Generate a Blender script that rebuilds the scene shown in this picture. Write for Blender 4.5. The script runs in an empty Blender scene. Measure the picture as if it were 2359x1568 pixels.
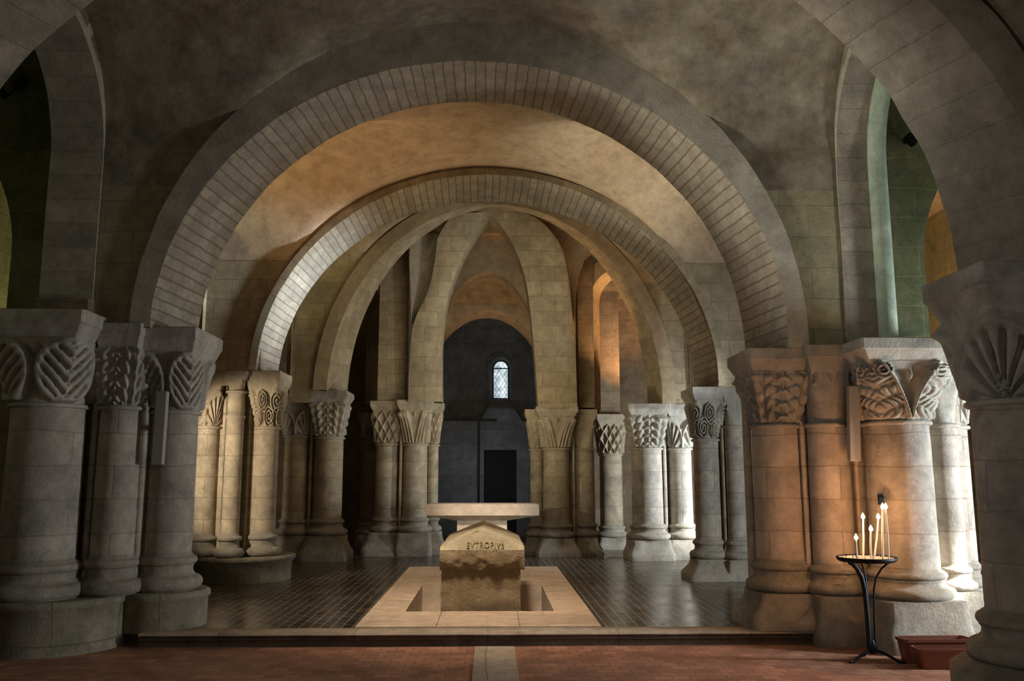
import bpy, math, random
import numpy as np
from mathutils import Vector, noise as mnoise
random.seed(7); RNG = np.random.RandomState(5)
pi = math.pi
SC = bpy.context.scene
COL = SC.collection

# ---------------------------------------------------------------- camera
F, CXP, CYP, CZ = 2000.0, 1179.5, 784.0, 1.5
TH = math.atan2(316, 2000); PS = math.atan2(48.5, 2024.8)
FW = np.array([math.sin(PS)*math.cos(TH), math.cos(PS)*math.cos(TH), math.sin(TH)])
RT = np.array([math.cos(PS), -math.sin(PS), 0.0]); UP = np.cross(RT, FW)
cam_d = bpy.data.cameras.new('camera'); cam = bpy.data.objects.new('camera', cam_d); COL.objects.link(cam)
cam_d.sensor_width = 36; cam_d.lens = F/2359*36; cam_d.clip_start = .05; cam_d.clip_end = 200
cam.location = (0, 0, CZ); cam.rotation_euler = (pi/2+TH, 0, -PS)
SC.camera = cam
def at(px, py, Y):
    """the point of the plane at distance Y that a measured point of the photograph shows"""
    d = FW*F + RT*(px-CXP) + UP*(CYP-py); t = Y/d[1]
    return (d[0]*t, Y, CZ+d[2]*t)

# ---------------------------------------------------------------- world, exposure
wd = bpy.data.worlds.new('world'); SC.world = wd; wd.use_nodes = True
wd.node_tree.nodes['Background'].inputs[0].default_value = (.55, .68, .85, 1)
wd.node_tree.nodes['Background'].inputs[1].default_value = .02
SC.view_settings.view_transform = 'Standard'; SC.view_settings.look = 'None'
SC.view_settings.gamma = 1; SC.view_settings.exposure = 0.0
SC.cycles.max_bounces = 6; SC.cycles.diffuse_bounces = 5
SC.cycles.sample_clamp_indirect = 3; SC.cycles.use_denoising = True

# ---------------------------------------------------------------- lights
def aim(o, tgt):
    d = Vector(tgt)-o.location; o.rotation_euler = d.to_track_quat('-Z', 'Y').to_euler()
def area(name, loc, tgt, sx, sy, power, col, spread=180):
    l = bpy.data.lights.new(name, 'AREA'); l.shape = 'RECTANGLE'; l.size = sx; l.size_y = sy
    l.energy = power; l.color = col; l.spread = math.radians(spread)
    o = bpy.data.objects.new(name, l); o.location = loc; COL.objects.link(o); aim(o, tgt); return o
def spot(name, loc, tgt, power, col, ang, blend=.6, rad=.1):
    l = bpy.data.lights.new(name, 'SPOT'); l.energy = power; l.color = col; l.spot_size = math.radians(ang)
    l.spot_blend = blend; l.shadow_soft_size = rad
    o = bpy.data.objects.new(name, l); o.location = loc; COL.objects.link(o); aim(o, tgt); return o
COOL = (.80, .90, 1.0); WARM = (1.0, .62, .28); NEUT = (1.0, .86, .68)
# broad fill added behind the camera, then light from the sides
area('nave_fill', (-.5, -4.2, 2.6), (0, 9, 2.4), 5.0, 3.0, 40, (1, .95, .87))
spot('nave_daylight_left', (-7.0, 6.7, 1.4), (2.9, 7.8, 5.0), 3300, (.97, .96, .86), 28, .9, .4)
area('near_arch_fill', (-7.2, 3.2, 2.0), (3.2, 5.8, 3.0), .8, 1.2, 13, (.92, .95, 1), 60)  # unseen fill added to brighten the near arch's right soffit and capital
area('nave_daylight_right', (7.0, 3.2, 2.4), (-3, 8.6, 2.6), 1.0, 1.6, 16, (.95, .96, 1))
# aisle windows
area('aisle_window_right', (7.4, 7.5, 1.5), (4.3, 8.9, 1.2), .4, 1.5, 175, COOL, 120)
spot('aisle_sunbeam_right', (7.3, 7.7, 2.5), (4.50, 8.85, .45), 5000, (.95, .97, 1), 13, .8, .08)
area('aisle_window_right_far', (6.0, 15.0, 1.5), (3.6, 16.8, 1.2), .4, 1.3, 150, COOL, 120)
spot('aisle_sunbeam_right_far', (6.2, 15.1, 1.9), (3.84, 16.62, .50), 1800, (.95, .97, 1), 17, .9, .08)
area('aisle_window_right_mid', (6.9, 11.9, 2.1), (-3.15, 13.4, 4.45), .3, .5, 26, (.74, .86, 1), 17)
spot('floor_bounce_right', (3.7, 11.1, .4), (2.1, 11.95, 5.7), 900, (1, .92, .78), 34, .9, .15)  # unseen spot added in place of daylight bounced off the floor
area('aisle_window_left', (-7.2, 7.0, 3.2), (-5.0, 9.3, 4.0), .6, 1.2, 6, (.95, 1, .75))
area('aisle_window_right_high', (7.2, 7.2, 3.6), (4.0, 8.6, 4.2), .6, 1.2, 15, (.78, 1, .84))
# electric floodlights, some hidden on capitals and in aisles, and added fills
spot('aisle_lamp_left', (-4.9, 10.7, 2.2), (-3.6, 13.1, 1.7), 380, (1, .86, .68), 60)
spot('aisle_vault_lamp_right', (6.5, 12.3, 2.4), (6.5, 13.8, 5.8), 420, (1, .62, .28), 110)
spot('aisle_vault_lamp_left', (-6.5, 12.3, 2.4), (-6.4, 13.8, 5.8), 420, (1, .86, .45), 110)
spot('vault_lamp_left', (-3.9, 11.2, .8), (-2.2, 11.9, 5.7), 420, (1, .62, .30), 44, .9)
spot('capital_lamp_right', (2.55, 17.02, 3.1), (1.95, 17.35, 6.0), 170, (1, .56, .26), 70, 1)
spot('ambulatory_lamp_right', (3.3, 18.3, 3.2), (2.75, 18.9, 5.6), 330, (1, .56, .26), 110, 1)
spot('chapel_lamp', (-.1, 20.4, 3.2), (.0, 20.45, 6.0), 110, (1, .64, .34), 120, 1)
area('choir_lamp', (.4, 14.4, 5.2), (0, 17.4, 2.2), 1.6, .8, 24, (1, .87, .64))
area('choir_vault_fill', (0, 14.7, 1.3), (0, 15.6, 6), 1.6, .6, 42, (1, .88, .62))  # unseen fill added to brighten the vault before the apse
area('bay_lamp', (0.2, 11.2, 1.6), (0, 12.3, 6.4), 1.6, .6, 7, (1, .82, .60))
area('tomb_lamp', (-.6, 8.4, 5.3), (-.1, 10.9, .1), .7, .7, 46, (1, .85, .70), 64)
spot('altar_lamp', (.3, 9.5, 5.3), (-.15, 15.8, .9), 1800, (1, .85, .72), 15, .8)
area('chapel_window_light', (.25, 23.2, 4.2), (.2, 19, 2.6), .4, .9, 5, (.7, .82, 1))
area('chapel_fill', (-.1, 21.2, 1.2), (-.1, 23.8, 3.2), 1.0, .6, 7, (.72, .82, 1))

# ---------------------------------------------------------------- materials
def newmat(name):
    m = bpy.data.materials.new(name); m.use_nodes = True; nt = m.node_tree
    return m, nt, nt.nodes['Principled BSDF']
def N(nt, t, **kw):
    n = nt.nodes.new(t)
    for k, v in kw.items():
        if k in n.inputs: n.inputs[k].default_value = v
        else: setattr(n, k, v)
    return n
def ramp(nt, a, b, src, ca=(0,0,0,1), cb=(1,1,1,1)):
    r = nt.nodes.new('ShaderNodeValToRGB'); e = r.color_ramp.elements
    e[0].position = a; e[1].position = b; e[0].color = ca; e[1].color = cb
    nt.links.new(src, r.inputs[0]); return r.outputs[0]
def mix(nt, f, a, b, mode='MIX'):
    m = nt.nodes.new('ShaderNodeMix'); m.data_type = 'RGBA'; m.blend_type = mode
    for s, v in ((0, f), (6, a), (7, b)):
        if isinstance(v, (float, int)): m.inputs[s].default_value = v
        elif isinstance(v, tuple): m.inputs[s].default_value = v if len(v) == 4 else v+(1,)
        else: nt.links.new(v, m.inputs[s])
    return m.outputs[2]
def stone(name, c1, c2, brick=None, jf=.5, wobble=.07, mortar=(.20, .15, .09), msize=.008, stain=None, stain_amt=.5, bump=.5, rough=.9, off=.5, nscale=1.0, depth=.04):
    m, nt, B = newmat(name); L = nt.links
    tc = N(nt, 'ShaderNodeTexCoord'); geo = N(nt, 'ShaderNodeNewGeometry')
    P = geo.outputs['Position']
    n1 = N(nt, 'ShaderNodeTexNoise', Scale=1.3*nscale, Detail=7.0, Roughness=.65); L.new(P, n1.inputs['Vector'])
    n2 = N(nt, 'ShaderNodeTexNoise', Scale=34.0, Detail=6.0, Roughness=.7); L.new(P, n2.inputs['Vector'])
    n3 = N(nt, 'ShaderNodeTexNoise', Scale=5.0, Detail=8.0, Roughness=.72); L.new(P, n3.inputs['Vector'])
    col = mix(nt, ramp(nt, .32, .68, n1.outputs[0]), c1, c2)
    col = mix(nt, .75, col, ramp(nt, .25, .78, n3.outputs[0], (.42, .40, .37, 1), (1.32, 1.30, 1.24, 1)), 'MULTIPLY')
    hgt = n2.outputs[0]
    if brick:
        bw, bh = brick
        # wobble the joints a little so that the courses look hand cut
        wob = N(nt, 'ShaderNodeTexNoise', Scale=2.2, Detail=2.0); L.new(P, wob.inputs['Vector'])
        vm = N(nt, 'ShaderNodeVectorMath', operation='MULTIPLY_ADD'); vm.inputs[1].default_value = (wobble, wobble, .0)
        L.new(wob.outputs['Color'], vm.inputs[0]); L.new(tc.outputs['UV'], vm.inputs[2])
        bt = N(nt, 'ShaderNodeTexBrick'); bt.offset = off; bt.squash = 1
        bt.inputs['Scale'].default_value = 1; bt.inputs['Mortar Size'].default_value = msize
        bt.inputs['Mortar Smooth'].default_value = .35
        bt.inputs['Brick Width'].default_value = bw; bt.inputs['Row Height'].default_value = bh
        bt.inputs['Color1'].default_value = (.80, .78, .76, 1); bt.inputs['Color2'].default_value = (1.10, 1.08, 1.04, 1)
        bt.inputs['Mortar'].default_value = (1, 1, 1, 1)
        L.new(vm.outputs[0], bt.inputs['Vector'])
        col = mix(nt, .75, col, bt.outputs['Color'], 'MULTIPLY')
        mf = N(nt, 'ShaderNodeMath', operation='MULTIPLY'); mf.inputs[1].default_value = jf; L.new(bt.outputs['Fac'], mf.inputs[0])
        col = mix(nt, mf.outputs[0], col, mortar)
        s = N(nt, 'ShaderNodeMath', operation='MULTIPLY_ADD'); s.inputs[1].default_value = -1.6
        L.new(bt.outputs['Fac'], s.inputs[0]); L.new(hgt, s.inputs[2]); hgt = s.outputs[0]
    if stain:
        n4 = N(nt, 'ShaderNodeTexNoise', Scale=1.9, Detail=9.0, Roughness=.75); L.new(P, n4.inputs['Vector'])
        n4.inputs['Distortion'].default_value = .4
        f = ramp(nt, .50, .66, n4.outputs[0])
        q = N(nt, 'ShaderNodeMath', operation='MULTIPLY'); q.inputs[1].default_value = stain_amt; L.new(f, q.inputs[0])
        col = mix(nt, q.outputs[0], col, stain)
    # small pits
    vo = N(nt, 'ShaderNodeTexVoronoi', Scale=17.0); L.new(P, vo.inputs['Vector'])
    pit = ramp(nt, .05, .11, vo.outputs['Distance'], (.45, .4, .33, 1), (1, 1, 1, 1))
    col = mix(nt, .6, col, pit, 'MULTIPLY')
    L.new(col, B.inputs['Base Color']); B.inputs['Roughness'].default_value = rough
    B.inputs['Specular IOR Level'].default_value = .25
    a = N(nt, 'ShaderNodeMath', operation='MULTIPLY_ADD'); a.inputs[1].default_value = 1.3
    L.new(n3.outputs[0], a.inputs[0]); L.new(hgt, a.inputs[2])
    bp = N(nt, 'ShaderNodeBump', Strength=bump, Distance=depth*.5); L.new(a.outputs[0], bp.inputs['Height'])
    L.new(bp.outputs[0], B.inputs['Normal'])
    return m
def plain(name, col, rough=.5, metal=0.0, emit=None, strength=0):
    m, nt, B = newmat(name)
    B.inputs['Base Color'].default_value = col+(1,); B.inputs['Roughness'].default_value = rough; B.inputs['Metallic'].default_value = metal
    n = N(nt, 'ShaderNodeTexNoise', Scale=30.0, Detail=4.0)
    c = mix(nt, ramp(nt, .35, .65, n.outputs[0]), tuple(x*.8 for x in col), col); nt.links.new(c, B.inputs['Base Color'])
    if emit:
        B.inputs['Emission Color'].default_value = emit+(1,); B.inputs['Emission Strength'].default_value = strength
    return m
DARKST = (.10, .10, .085)
M = {}
M['shaft_grey'] = stone('weathered grey limestone drums', (.40, .36, .31), (.50, .45, .38), (2.1, .33), stain=(.12, .11, .10), stain_amt=.6)
M['shaft_pink'] = stone('pink grey limestone drums', (.50, .43, .37), (.60, .52, .44), (2.1, .33), stain=(.22, .19, .16), stain_amt=.35)
M['shaft_ochre'] = stone('ochre limestone drums', (.43, .36, .25), (.54, .46, .34), (1.7, .31), stain=(.13, .12, .09), stain_amt=.65)
M['carved'] = stone('carved grey limestone', (.36, .33, .28), (.50, .46, .39), None, stain=(.13, .12, .10), stain_amt=.45, depth=.03)
M['carved_ochre'] = stone('carved ochre limestone', (.40, .33, .23), (.52, .44, .32), None, stain=(.18, .16, .12), stain_amt=.4, depth=.03)
M['base'] = stone('worn base stone', (.34, .30, .24), (.47, .42, .34), None, stain=(.15, .14, .10), stain_amt=.6, bump=.9)
M['plinth'] = stone('mossy plinth stone', (.30, .27, .20), (.42, .38, .29), (.7, .5), stain=(.12, .13, .06), stain_amt=.7, bump=.9)
M['ashlar'] = stone('ochre ashlar', (.38, .31, .20), (.48, .41, .28), (.52, .30), stain=(.17, .15, .10), stain_amt=.4)
M['ashlar_dark'] = stone('dark brown ashlar', (.20, .155, .105), (.27, .215, .15), (.6, .33), stain=(.07, .06, .04), stain_amt=.6, mortar=(.1, .08, .05))  # dark brown tone used on the left side, stained in patches
M['ashlar_olive'] = stone('olive stained ashlar', (.30, .265, .155), (.38, .34, .21), (.62, .34), stain=(.13, .13, .07), stain_amt=.6, mortar=(.16, .13, .08))
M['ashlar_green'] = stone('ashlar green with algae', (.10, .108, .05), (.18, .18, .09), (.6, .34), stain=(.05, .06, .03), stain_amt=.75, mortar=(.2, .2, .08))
M['green_white'] = stone('pale stone green with algae', (.30, .38, .27), (.44, .50, .40), None, stain=(.2, .25, .12), stain_amt=.5)
M['voussoir'] = stone('narrow voussoirs', (.38, .33, .26), (.48, .43, .34), (9.0, .118), jf=.75, wobble=.022, mortar=(.20, .15, .09), msize=.010, stain=(.18, .16, .13), stain_amt=.45, off=0.0, bump=.8)
M['voussoir_wide'] = stone('broad voussoirs', (.34, .30, .24), (.46, .41, .33), (9.0, .26), jf=.04, wobble=.03, mortar=(.22, .15, .09), msize=.010, stain=(.16, .15, .12), stain_amt=.5, off=0.0, bump=.8)
M['face'] = stone('pale arch face', (.42, .37, .29), (.54, .48, .38), None, stain=(.20, .19, .14), stain_amt=.45, bump=.8)
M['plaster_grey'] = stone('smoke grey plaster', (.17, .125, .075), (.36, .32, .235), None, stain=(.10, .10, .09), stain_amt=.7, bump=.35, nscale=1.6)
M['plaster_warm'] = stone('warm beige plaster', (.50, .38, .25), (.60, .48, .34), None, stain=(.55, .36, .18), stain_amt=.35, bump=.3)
M['plaster_apse'] = stone('ochre apse plaster', (.42, .32, .20), (.52, .42, .28), None, stain=(.34, .25, .15), stain_amt=.4, bump=.3)
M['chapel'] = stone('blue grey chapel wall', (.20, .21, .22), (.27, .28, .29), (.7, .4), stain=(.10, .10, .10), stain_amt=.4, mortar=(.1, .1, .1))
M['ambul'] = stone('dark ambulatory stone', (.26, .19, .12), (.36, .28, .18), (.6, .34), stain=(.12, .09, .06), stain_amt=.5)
M['new'] = stone('new cream limestone', (.62, .50, .38), (.70, .58, .45), None, bump=.15, rough=.7, depth=.008)
M['kerb'] = stone('cream limestone slabs', (.60, .43, .29), (.70, .54, .40), (1.25, .62), mortar=(.3, .22, .15), msize=.008, bump=.15, rough=.6, depth=.008)
M['rough'] = stone('rough hewn golden stone', (.38, .275, .16), (.48, .37, .23), None, stain=(.22, .15, .08), stain_amt=.5, bump=1.0, depth=.09)
M['lidface'] = stone('smoothed golden stone', (.46, .38, .25), (.54, .46, .31), None, stain=(.33, .30, .16), stain_amt=.4, bump=.4)
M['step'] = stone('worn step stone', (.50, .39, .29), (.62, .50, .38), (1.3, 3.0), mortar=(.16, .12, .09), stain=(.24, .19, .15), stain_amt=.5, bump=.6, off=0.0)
M['step_dark'] = stone('dark step stone', (.10, .075, .055), (.17, .13, .10), (1.3, 3.0), mortar=(.04, .03, .02), stain=(.06, .05, .04), stain_amt=.6, off=0.0)  # darker tone for the riser below the step's nosing
M['groove'] = plain('incised letter stone', (.34, .26, .13), .9)
M['iron'] = plain('black wrought iron', (.02, .022, .024), .45, .8)
M['speaker'] = plain('matt stone grey paint', (.34, .31, .27), .6)
M['lead'] = plain('dark lead', (.03, .03, .035), .6, .5)
M['wax'] = plain('ivory wax', (.82, .70, .52), .4)
M['sand'] = stone('pale sand and wax', (.50, .40, .32), (.66, .56, .48), None, bump=.6)
M['terracotta'] = plain('brown plastic', (.20, .055, .028), .4)
M['inner_sheet'] = plain('dark inside', (.035, .025, .02), .8)
M['dark'] = plain('black of the doorway', (.008, .007, .007), .8)
M['cable'] = plain('white cable sheath', (.6, .6, .56), .5)
M['flame'] = plain('candle flame', (1, .7, .4), .5, 0, (1.0, .62, .25), 40)
def glass_mat():
    m, nt, B = newmat('daylit window glass')
    B.inputs['Base Color'].default_value = (.5, .58, .65, 1); B.inputs['Roughness'].default_value = .3
    tc = N(nt, 'ShaderNodeTexCoord'); n = N(nt, 'ShaderNodeTexNoise', Scale=5.0, Detail=2.0); nt.links.new(tc.outputs['Object'], n.inputs['Vector'])
    c = ramp(nt, .4, .62, n.outputs[0], (.36, .45, .55, 1), (.85, .97, 1, 1)); nt.links.new(c, B.inputs['Emission Color'])
    B.inputs['Emission Strength'].default_value = 1.0
    return m
M['glass'] = glass_mat()
def floor_upper_mat():
    m, nt, B = newmat('dark brick paving'); L = nt.links
    tc = N(nt, 'ShaderNodeTexCoord')
    bt = N(nt, 'ShaderNodeTexBrick'); bt.offset = .5
    for k, v in (('Scale', 1), ('Mortar Size', .008), ('Mortar Smooth', .2), ('Brick Width', .22), ('Row Height', .108)): bt.inputs[k].default_value = v
    bt.inputs['Color1'].default_value = (.030, .027, .022, 1); bt.inputs['Color2'].default_value = (.070, .058, .045, 1); bt.inputs['Mortar'].default_value = (.24, .20, .15, 1)
    sx = N(nt, 'ShaderNodeSeparateXYZ'); cx_ = N(nt, 'ShaderNodeCombineXYZ'); L.new(tc.outputs['UV'], sx.inputs[0]); L.new(sx.outputs[0], cx_.inputs[1]); L.new(sx.outputs[1], cx_.inputs[0])
    L.new(cx_.outputs[0], bt.inputs['Vector'])
    n = N(nt, 'ShaderNodeTexNoise', Scale=2.5, Detail=5.0); L.new(tc.outputs['UV'], n.inputs['Vector'])
    c = mix(nt, .6, bt.outputs[0], ramp(nt, .3, .7, n.outputs[0], (.7, .6, .5, 1), (1.2, 1.2, 1.2, 1)), 'MULTIPLY')
    L.new(c, B.inputs['Base Color'])
    L.new(ramp(nt, .3, .7, n.outputs[0], (.16, .16, .16, 1), (.30, .30, .30, 1)), B.inputs['Roughness'])
    bp = N(nt, 'ShaderNodeBump', Strength=.15, Distance=.006); bp.invert = True
    n5 = N(nt, 'ShaderNodeTexNoise', Scale=9.0, Detail=3.0); L.new(tc.outputs['UV'], n5.inputs['Vector'])
    s = N(nt, 'ShaderNodeMath', operation='ADD'); L.new(bt.outputs['Fac'], s.inputs[0]); L.new(n5.outputs[0], s.inputs[1])
    L.new(s.outputs[0], bp.inputs['Height']); L.new(bp.outputs[0], B.inputs['Normal'])
    return m
def floor_lower_mat():
    m, nt, B = newmat('worn red floor tiles'); L = nt.links
    tc = N(nt, 'ShaderNodeTexCoord')
    bt = N(nt, 'ShaderNodeTexBrick'); bt.offset = .5
    for k, v in (('Scale', 1), ('Mortar Size', .006), ('Mortar Smooth', .3), ('Brick Width', .15), ('Row Height', .13)): bt.inputs[k].default_value = v
    bt.inputs['Color1'].default_value = (.34, .16, .095, 1); bt.inputs['Color2'].default_value = (.54, .27, .16, 1); bt.inputs['Mortar'].default_value = (.25, .15, .10, 1)
    L.new(tc.outputs['UV'], bt.inputs['Vector'])
    n = N(nt, 'ShaderNodeTexNoise', Scale=3.0, Detail=6.0); L.new(tc.outputs['UV'], n.inputs['Vector'])
    c = mix(nt, .7, bt.outputs[0], ramp(nt, .3, .7, n.outputs[0], (.6, .5, .45, 1), (1.2, 1.1, 1.1, 1)), 'MULTIPLY')
    L.new(c, B.inputs['Base Color']); B.inputs['Roughness'].default_value = .55
    bp = N(nt, 'ShaderNodeBump', Strength=.5, Distance=.01); bp.invert = True
    L.new(bt.outputs['Fac'], bp.inputs['Height']); L.new(bp.outputs[0], B.inputs['Normal'])
    return m
M['floor_up'] = floor_upper_mat(); M['floor_low'] = floor_lower_mat()

# ---------------------------------------------------------------- mesh tools
class MB:
    """collects grids, boxes and tubes (with uv in metres) for ONE mesh object"""
    def __init__(s): s.v = []; s.f = []; s.uv = []; s.mi = []; s.sm = []
    def add(s, v, f, uv=None, mi=0, smooth=True):
        b = len(s.v); s.v += [tuple(map(float, p)) for p in v]
        for k, fc in enumerate(f):
            s.f.append([b+i for i in fc]); s.mi.append(mi); s.sm.append(smooth)
            if uv is not None: s.uv += [tuple(map(float, uv[i])) for i in fc]
            else:
                p = [v[i] for i in fc]; a = Vector(p[1])-Vector(p[0]); c = Vector(p[2])-Vector(p[0]); n = a.cross(c)
                ax = max(range(3), key=lambda i: abs(n[i]))
                s.uv += [((q[1], q[2]) if ax == 0 else (q[0], q[2]) if ax == 1 else (q[0], q[1])) for q in p]
        return s
    def grid(s, P, uv=None, mi=0, smooth=True, closed=False, flip=False):
        """P: array [n, m, 3]"""
        P = np.asarray(P, float); n, m = P.shape[:2]
        f = []
        for i in range(n-1):
            for j in range(m-1 if not closed else m):
                a, b, c, d = i*m+j, i*m+(j+1) % m, (i+1)*m+(j+1) % m, (i+1)*m+j
                f.append([a, d, c, b] if flip else [a, b, c, d])
        if uv is None and not closed:
            du = np.concatenate([np.zeros((n, 1)), np.cumsum(np.linalg.norm(np.diff(P, axis=1), axis=2), axis=1)], 1)
            dv = np.concatenate([np.zeros((1, m)), np.cumsum(np.linalg.norm(np.diff(P, axis=0), axis=2), axis=0)], 0)
            uv = np.stack([du, dv], 2)
        s.add(P.reshape(-1, 3), f, None if uv is None else np.asarray(uv).reshape(-1, 2), mi, smooth); return s
    def box(s, x0, x1, y0, y1, z0, z1, mi=0):
        v = [(x, y, z) for z in (z0, z1) for y in (y0, y1) for x in (x0, x1)]
        return s.add(v, [(0,2,3,1), (4,5,7,6), (0,1,5,4), (2,6,7,3), (0,4,6,2), (1,3,7,5)], None, mi, False)
    def lathe(s, cx, cy, prof, n=48, mi=0, jit=0.0, caps=True):
        """prof: list of (r, z)"""
        P = np.zeros((len(prof), n+1, 3)); uv = np.zeros((len(prof), n+1, 2)); rm = max(r for r, z in prof)
        L = 0
        for i, (r, z) in enumerate(prof):
            if i: L += math.hypot(r-prof[i-1][0], z-prof[i-1][1])
            for j in range(n+1):
                a = 2*pi*(j % n)/n; k = 1+jit*mnoise.noise((3*math.cos(a)+cx*7, 3*math.sin(a)+cy*5, z*6))
                P[i, j] = (cx+r*k*math.cos(a), cy+r*k*math.sin(a), z); uv[i, j] = (2*pi*j/n*rm, z)
        s.grid(P, uv, mi)
        if caps:
            for i, fl in ((0, True), (len(prof)-1, False)):
                idx = list(range(n)); s.add(P[i, :n], [idx[::-1] if fl else idx], None, mi, False)
        return s
    def tube(s, pts, r, n=10, mi=0):
        pts = [Vector(p) for p in pts]; rings = []
        for i, p in enumerate(pts):
            t = (pts[min(i+1, len(pts)-1)]-pts[max(i-1, 0)]).normalized()
            u = t.orthogonal().normalized() if i == 0 else (u-t*u.dot(t)).normalized()
            w = t.cross(u); rr = r[i] if isinstance(r, (list, tuple)) else r
            rings.append([p+(u*math.cos(2*pi*j/n)+w*math.sin(2*pi*j/n))*rr for j in range(n)])
        P = np.array(rings); s.grid(P, None, mi, closed=True)
        s.add(P[0], [list(range(n))[::-1]], None, mi, False); s.add(P[-1], [list(range(n))], None, mi, False); return s
    def build(s, name, mats, parent=None):
        me = bpy.data.meshes.new(name); me.from_pydata(s.v, [], s.f)
        uvl = me.uv_layers.new(name='UVMap'); uvl.data.foreach_set('uv', np.array(s.uv, 'f').ravel())
        for m in (mats if isinstance(mats, (list, tuple)) else [mats]): me.materials.append(M[m])
        me.polygons.foreach_set('material_index', s.mi); me.polygons.foreach_set('use_smooth', s.sm); me.update()
        o = bpy.data.objects.new(name, me); COL.objects.link(o)
        if parent: o.parent = parent; o.matrix_parent_inverse = parent.matrix_basis.inverted()
        return o
def empty(name, loc):
    o = bpy.data.objects.new(name, None); o.location = loc; COL.objects.link(o); return o
def tag(o, label, cat, group=None, kind=None):
    o['label'] = label; o['category'] = cat
    if group: o['group'] = group
    if kind: o['kind'] = kind
    return o
def struct(o): o['kind'] = 'structure'; return o
def weld_shade(o): return o

# ---------------------------------------------------------------- arches
def ell(A, phi):
    """A = (xc, a, zs, b, Y): a point of an arch curve, phi 0 (right spring) .. pi (left spring); below zs it drops straight"""
    return np.array([A[0]+A[1]*math.cos(phi), A[4], A[2]+A[3]*math.sin(phi)])
def arch_curve(A, zl, zr, n=90):
    """list of points from the left spring (height zl) over the crown to the right spring (height zr)"""
    pts = []
    for k in range(4): pts.append(np.array([A[0]-A[1], A[4], zl+(A[2]-zl)*k/4]))
    for k in range(n+1): pts.append(ell(A, pi-pi*k/n))
    for k in range(1, 5): pts.append(np.array([A[0]+A[1], A[4], A[2]+(zr-A[2])*k/4]))
    pts = np.array(pts); h = len(pts)//2
    pts[:h, 2] = np.maximum(pts[:h, 2], zl); pts[h:, 2] = np.maximum(pts[h:, 2], zr)
    return pts
def transverse_arch(name, label, near, far, t0, t1, zl, zr, smat='voussoir', jit=.010, fmat='face'):
    """an arch with soffit, two faces and a back; t0 thickness at the springs, t1 at the crown"""
    cn = arch_curve(near, zl, zr); cf = arch_curve(far, zl, zr); n = len(cn)
    ph = np.clip((cn[:, 2]-zl)/(near[2]+near[3]-zl), 0, 1)
    th = t0+(t1-t0)*ph**2
    def out(c, A):
        o = c.copy()
        for i in range(n):
            d = np.array([(c[i, 0]-A[0])/A[1], 0, max(0, c[i, 2]-A[2])/A[3]]); d /= max(1e-6, np.linalg.norm(d))
            o[i] = c[i]+d*th[i]
        return o
    on, of = out(cn, near), out(cf, far)
    for i in range(n):
        for q, sd in ((cn, 0), (cf, 9), (on, 20), (of, 31)):
            q[i, 0] += jit*mnoise.noise((i*.35, sd, near[4])); q[i, 2] += jit*mnoise.noise((i*.35+50, sd, near[4]))
    L = np.concatenate([[0], np.cumsum(np.linalg.norm(np.diff(cn, axis=0), axis=1))])
    mb = MB(); m = 9
    P = np.zeros((n, m, 3)); uv = np.zeros((n, m, 2))
    for j in range(m):
        f = j/(m-1); P[:, j] = cn*(1-f)+cf*f
        uv[:, j, 0] = f*1.0+.1; uv[:, j, 1] = L+.012*np.array([mnoise.noise((i*.6, j*.8, 3)) for i in range(n)])
    mb.grid(P, uv, 0, True, flip=True)
    b = MB()
    for a_, b_, fl, mi in ((cn, on, False, 1), (cf, of, True, 1), (on, of, False, 1)):
        G = np.stack([a_, b_], 1); u = np.zeros((n, 2, 2)); u[:, 1, 0] = .3; u[:, :, 1] = L[:, None]
        mb.grid(G, u, mi, True, flip=fl)
    for k in (0, n-1):
        q = [cn[k], on[k], of[k], cf[k]]; mb.add(q, [[0, 1, 2, 3]], None, 1, False)
    o = mb.build(name, [smat, fmat])
    return tag(o, label, 'arch')

A0n = (-.33, 4.03, 2.95, 3.02, 5.40); A0f = (-.31, 3.71, 2.95, 3.02, 6.10)
A1n = (-.206, 3.30, 2.97, 3.00, 8.85); A1f = (-.218, 3.19, 2.97, 3.05, 10.0)
A2n = (-.048, 3.46, 2.97, 3.17, 12.90); A2f = (-.068, 3.35, 2.97, 3.06, 13.90)
A3n = (.07, 3.14, 3.0, 3.72, 16.20); A3f = (.13, 2.93, 3.0, 3.82, 16.90)
transverse_arch('transverse_arch', 'nearest broad arch cropped by the top of the photo, with wide joints', A0n, A0f, .26, .36, 3.0, 2.88, 'voussoir_wide', .02)
transverse_arch('transverse_arch', 'large round arch of narrow voussoirs over the step in front of the tomb', A1n, A1f, .21, .47, 3.02, 2.84)
transverse_arch('transverse_arch', 'middle round arch of narrow voussoirs, bluish daylight on its left haunch', A2n, A2f, .11, .10, 3.08, 2.86, 'voussoir', .01, 'ashlar')
transverse_arch('transverse_arch', 'smallest smooth round arch opening the apse behind the altar', A3n, A3f, .26, .24, 3.1, 2.88, 'ashlar', .01, 'plaster_apse')

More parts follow.
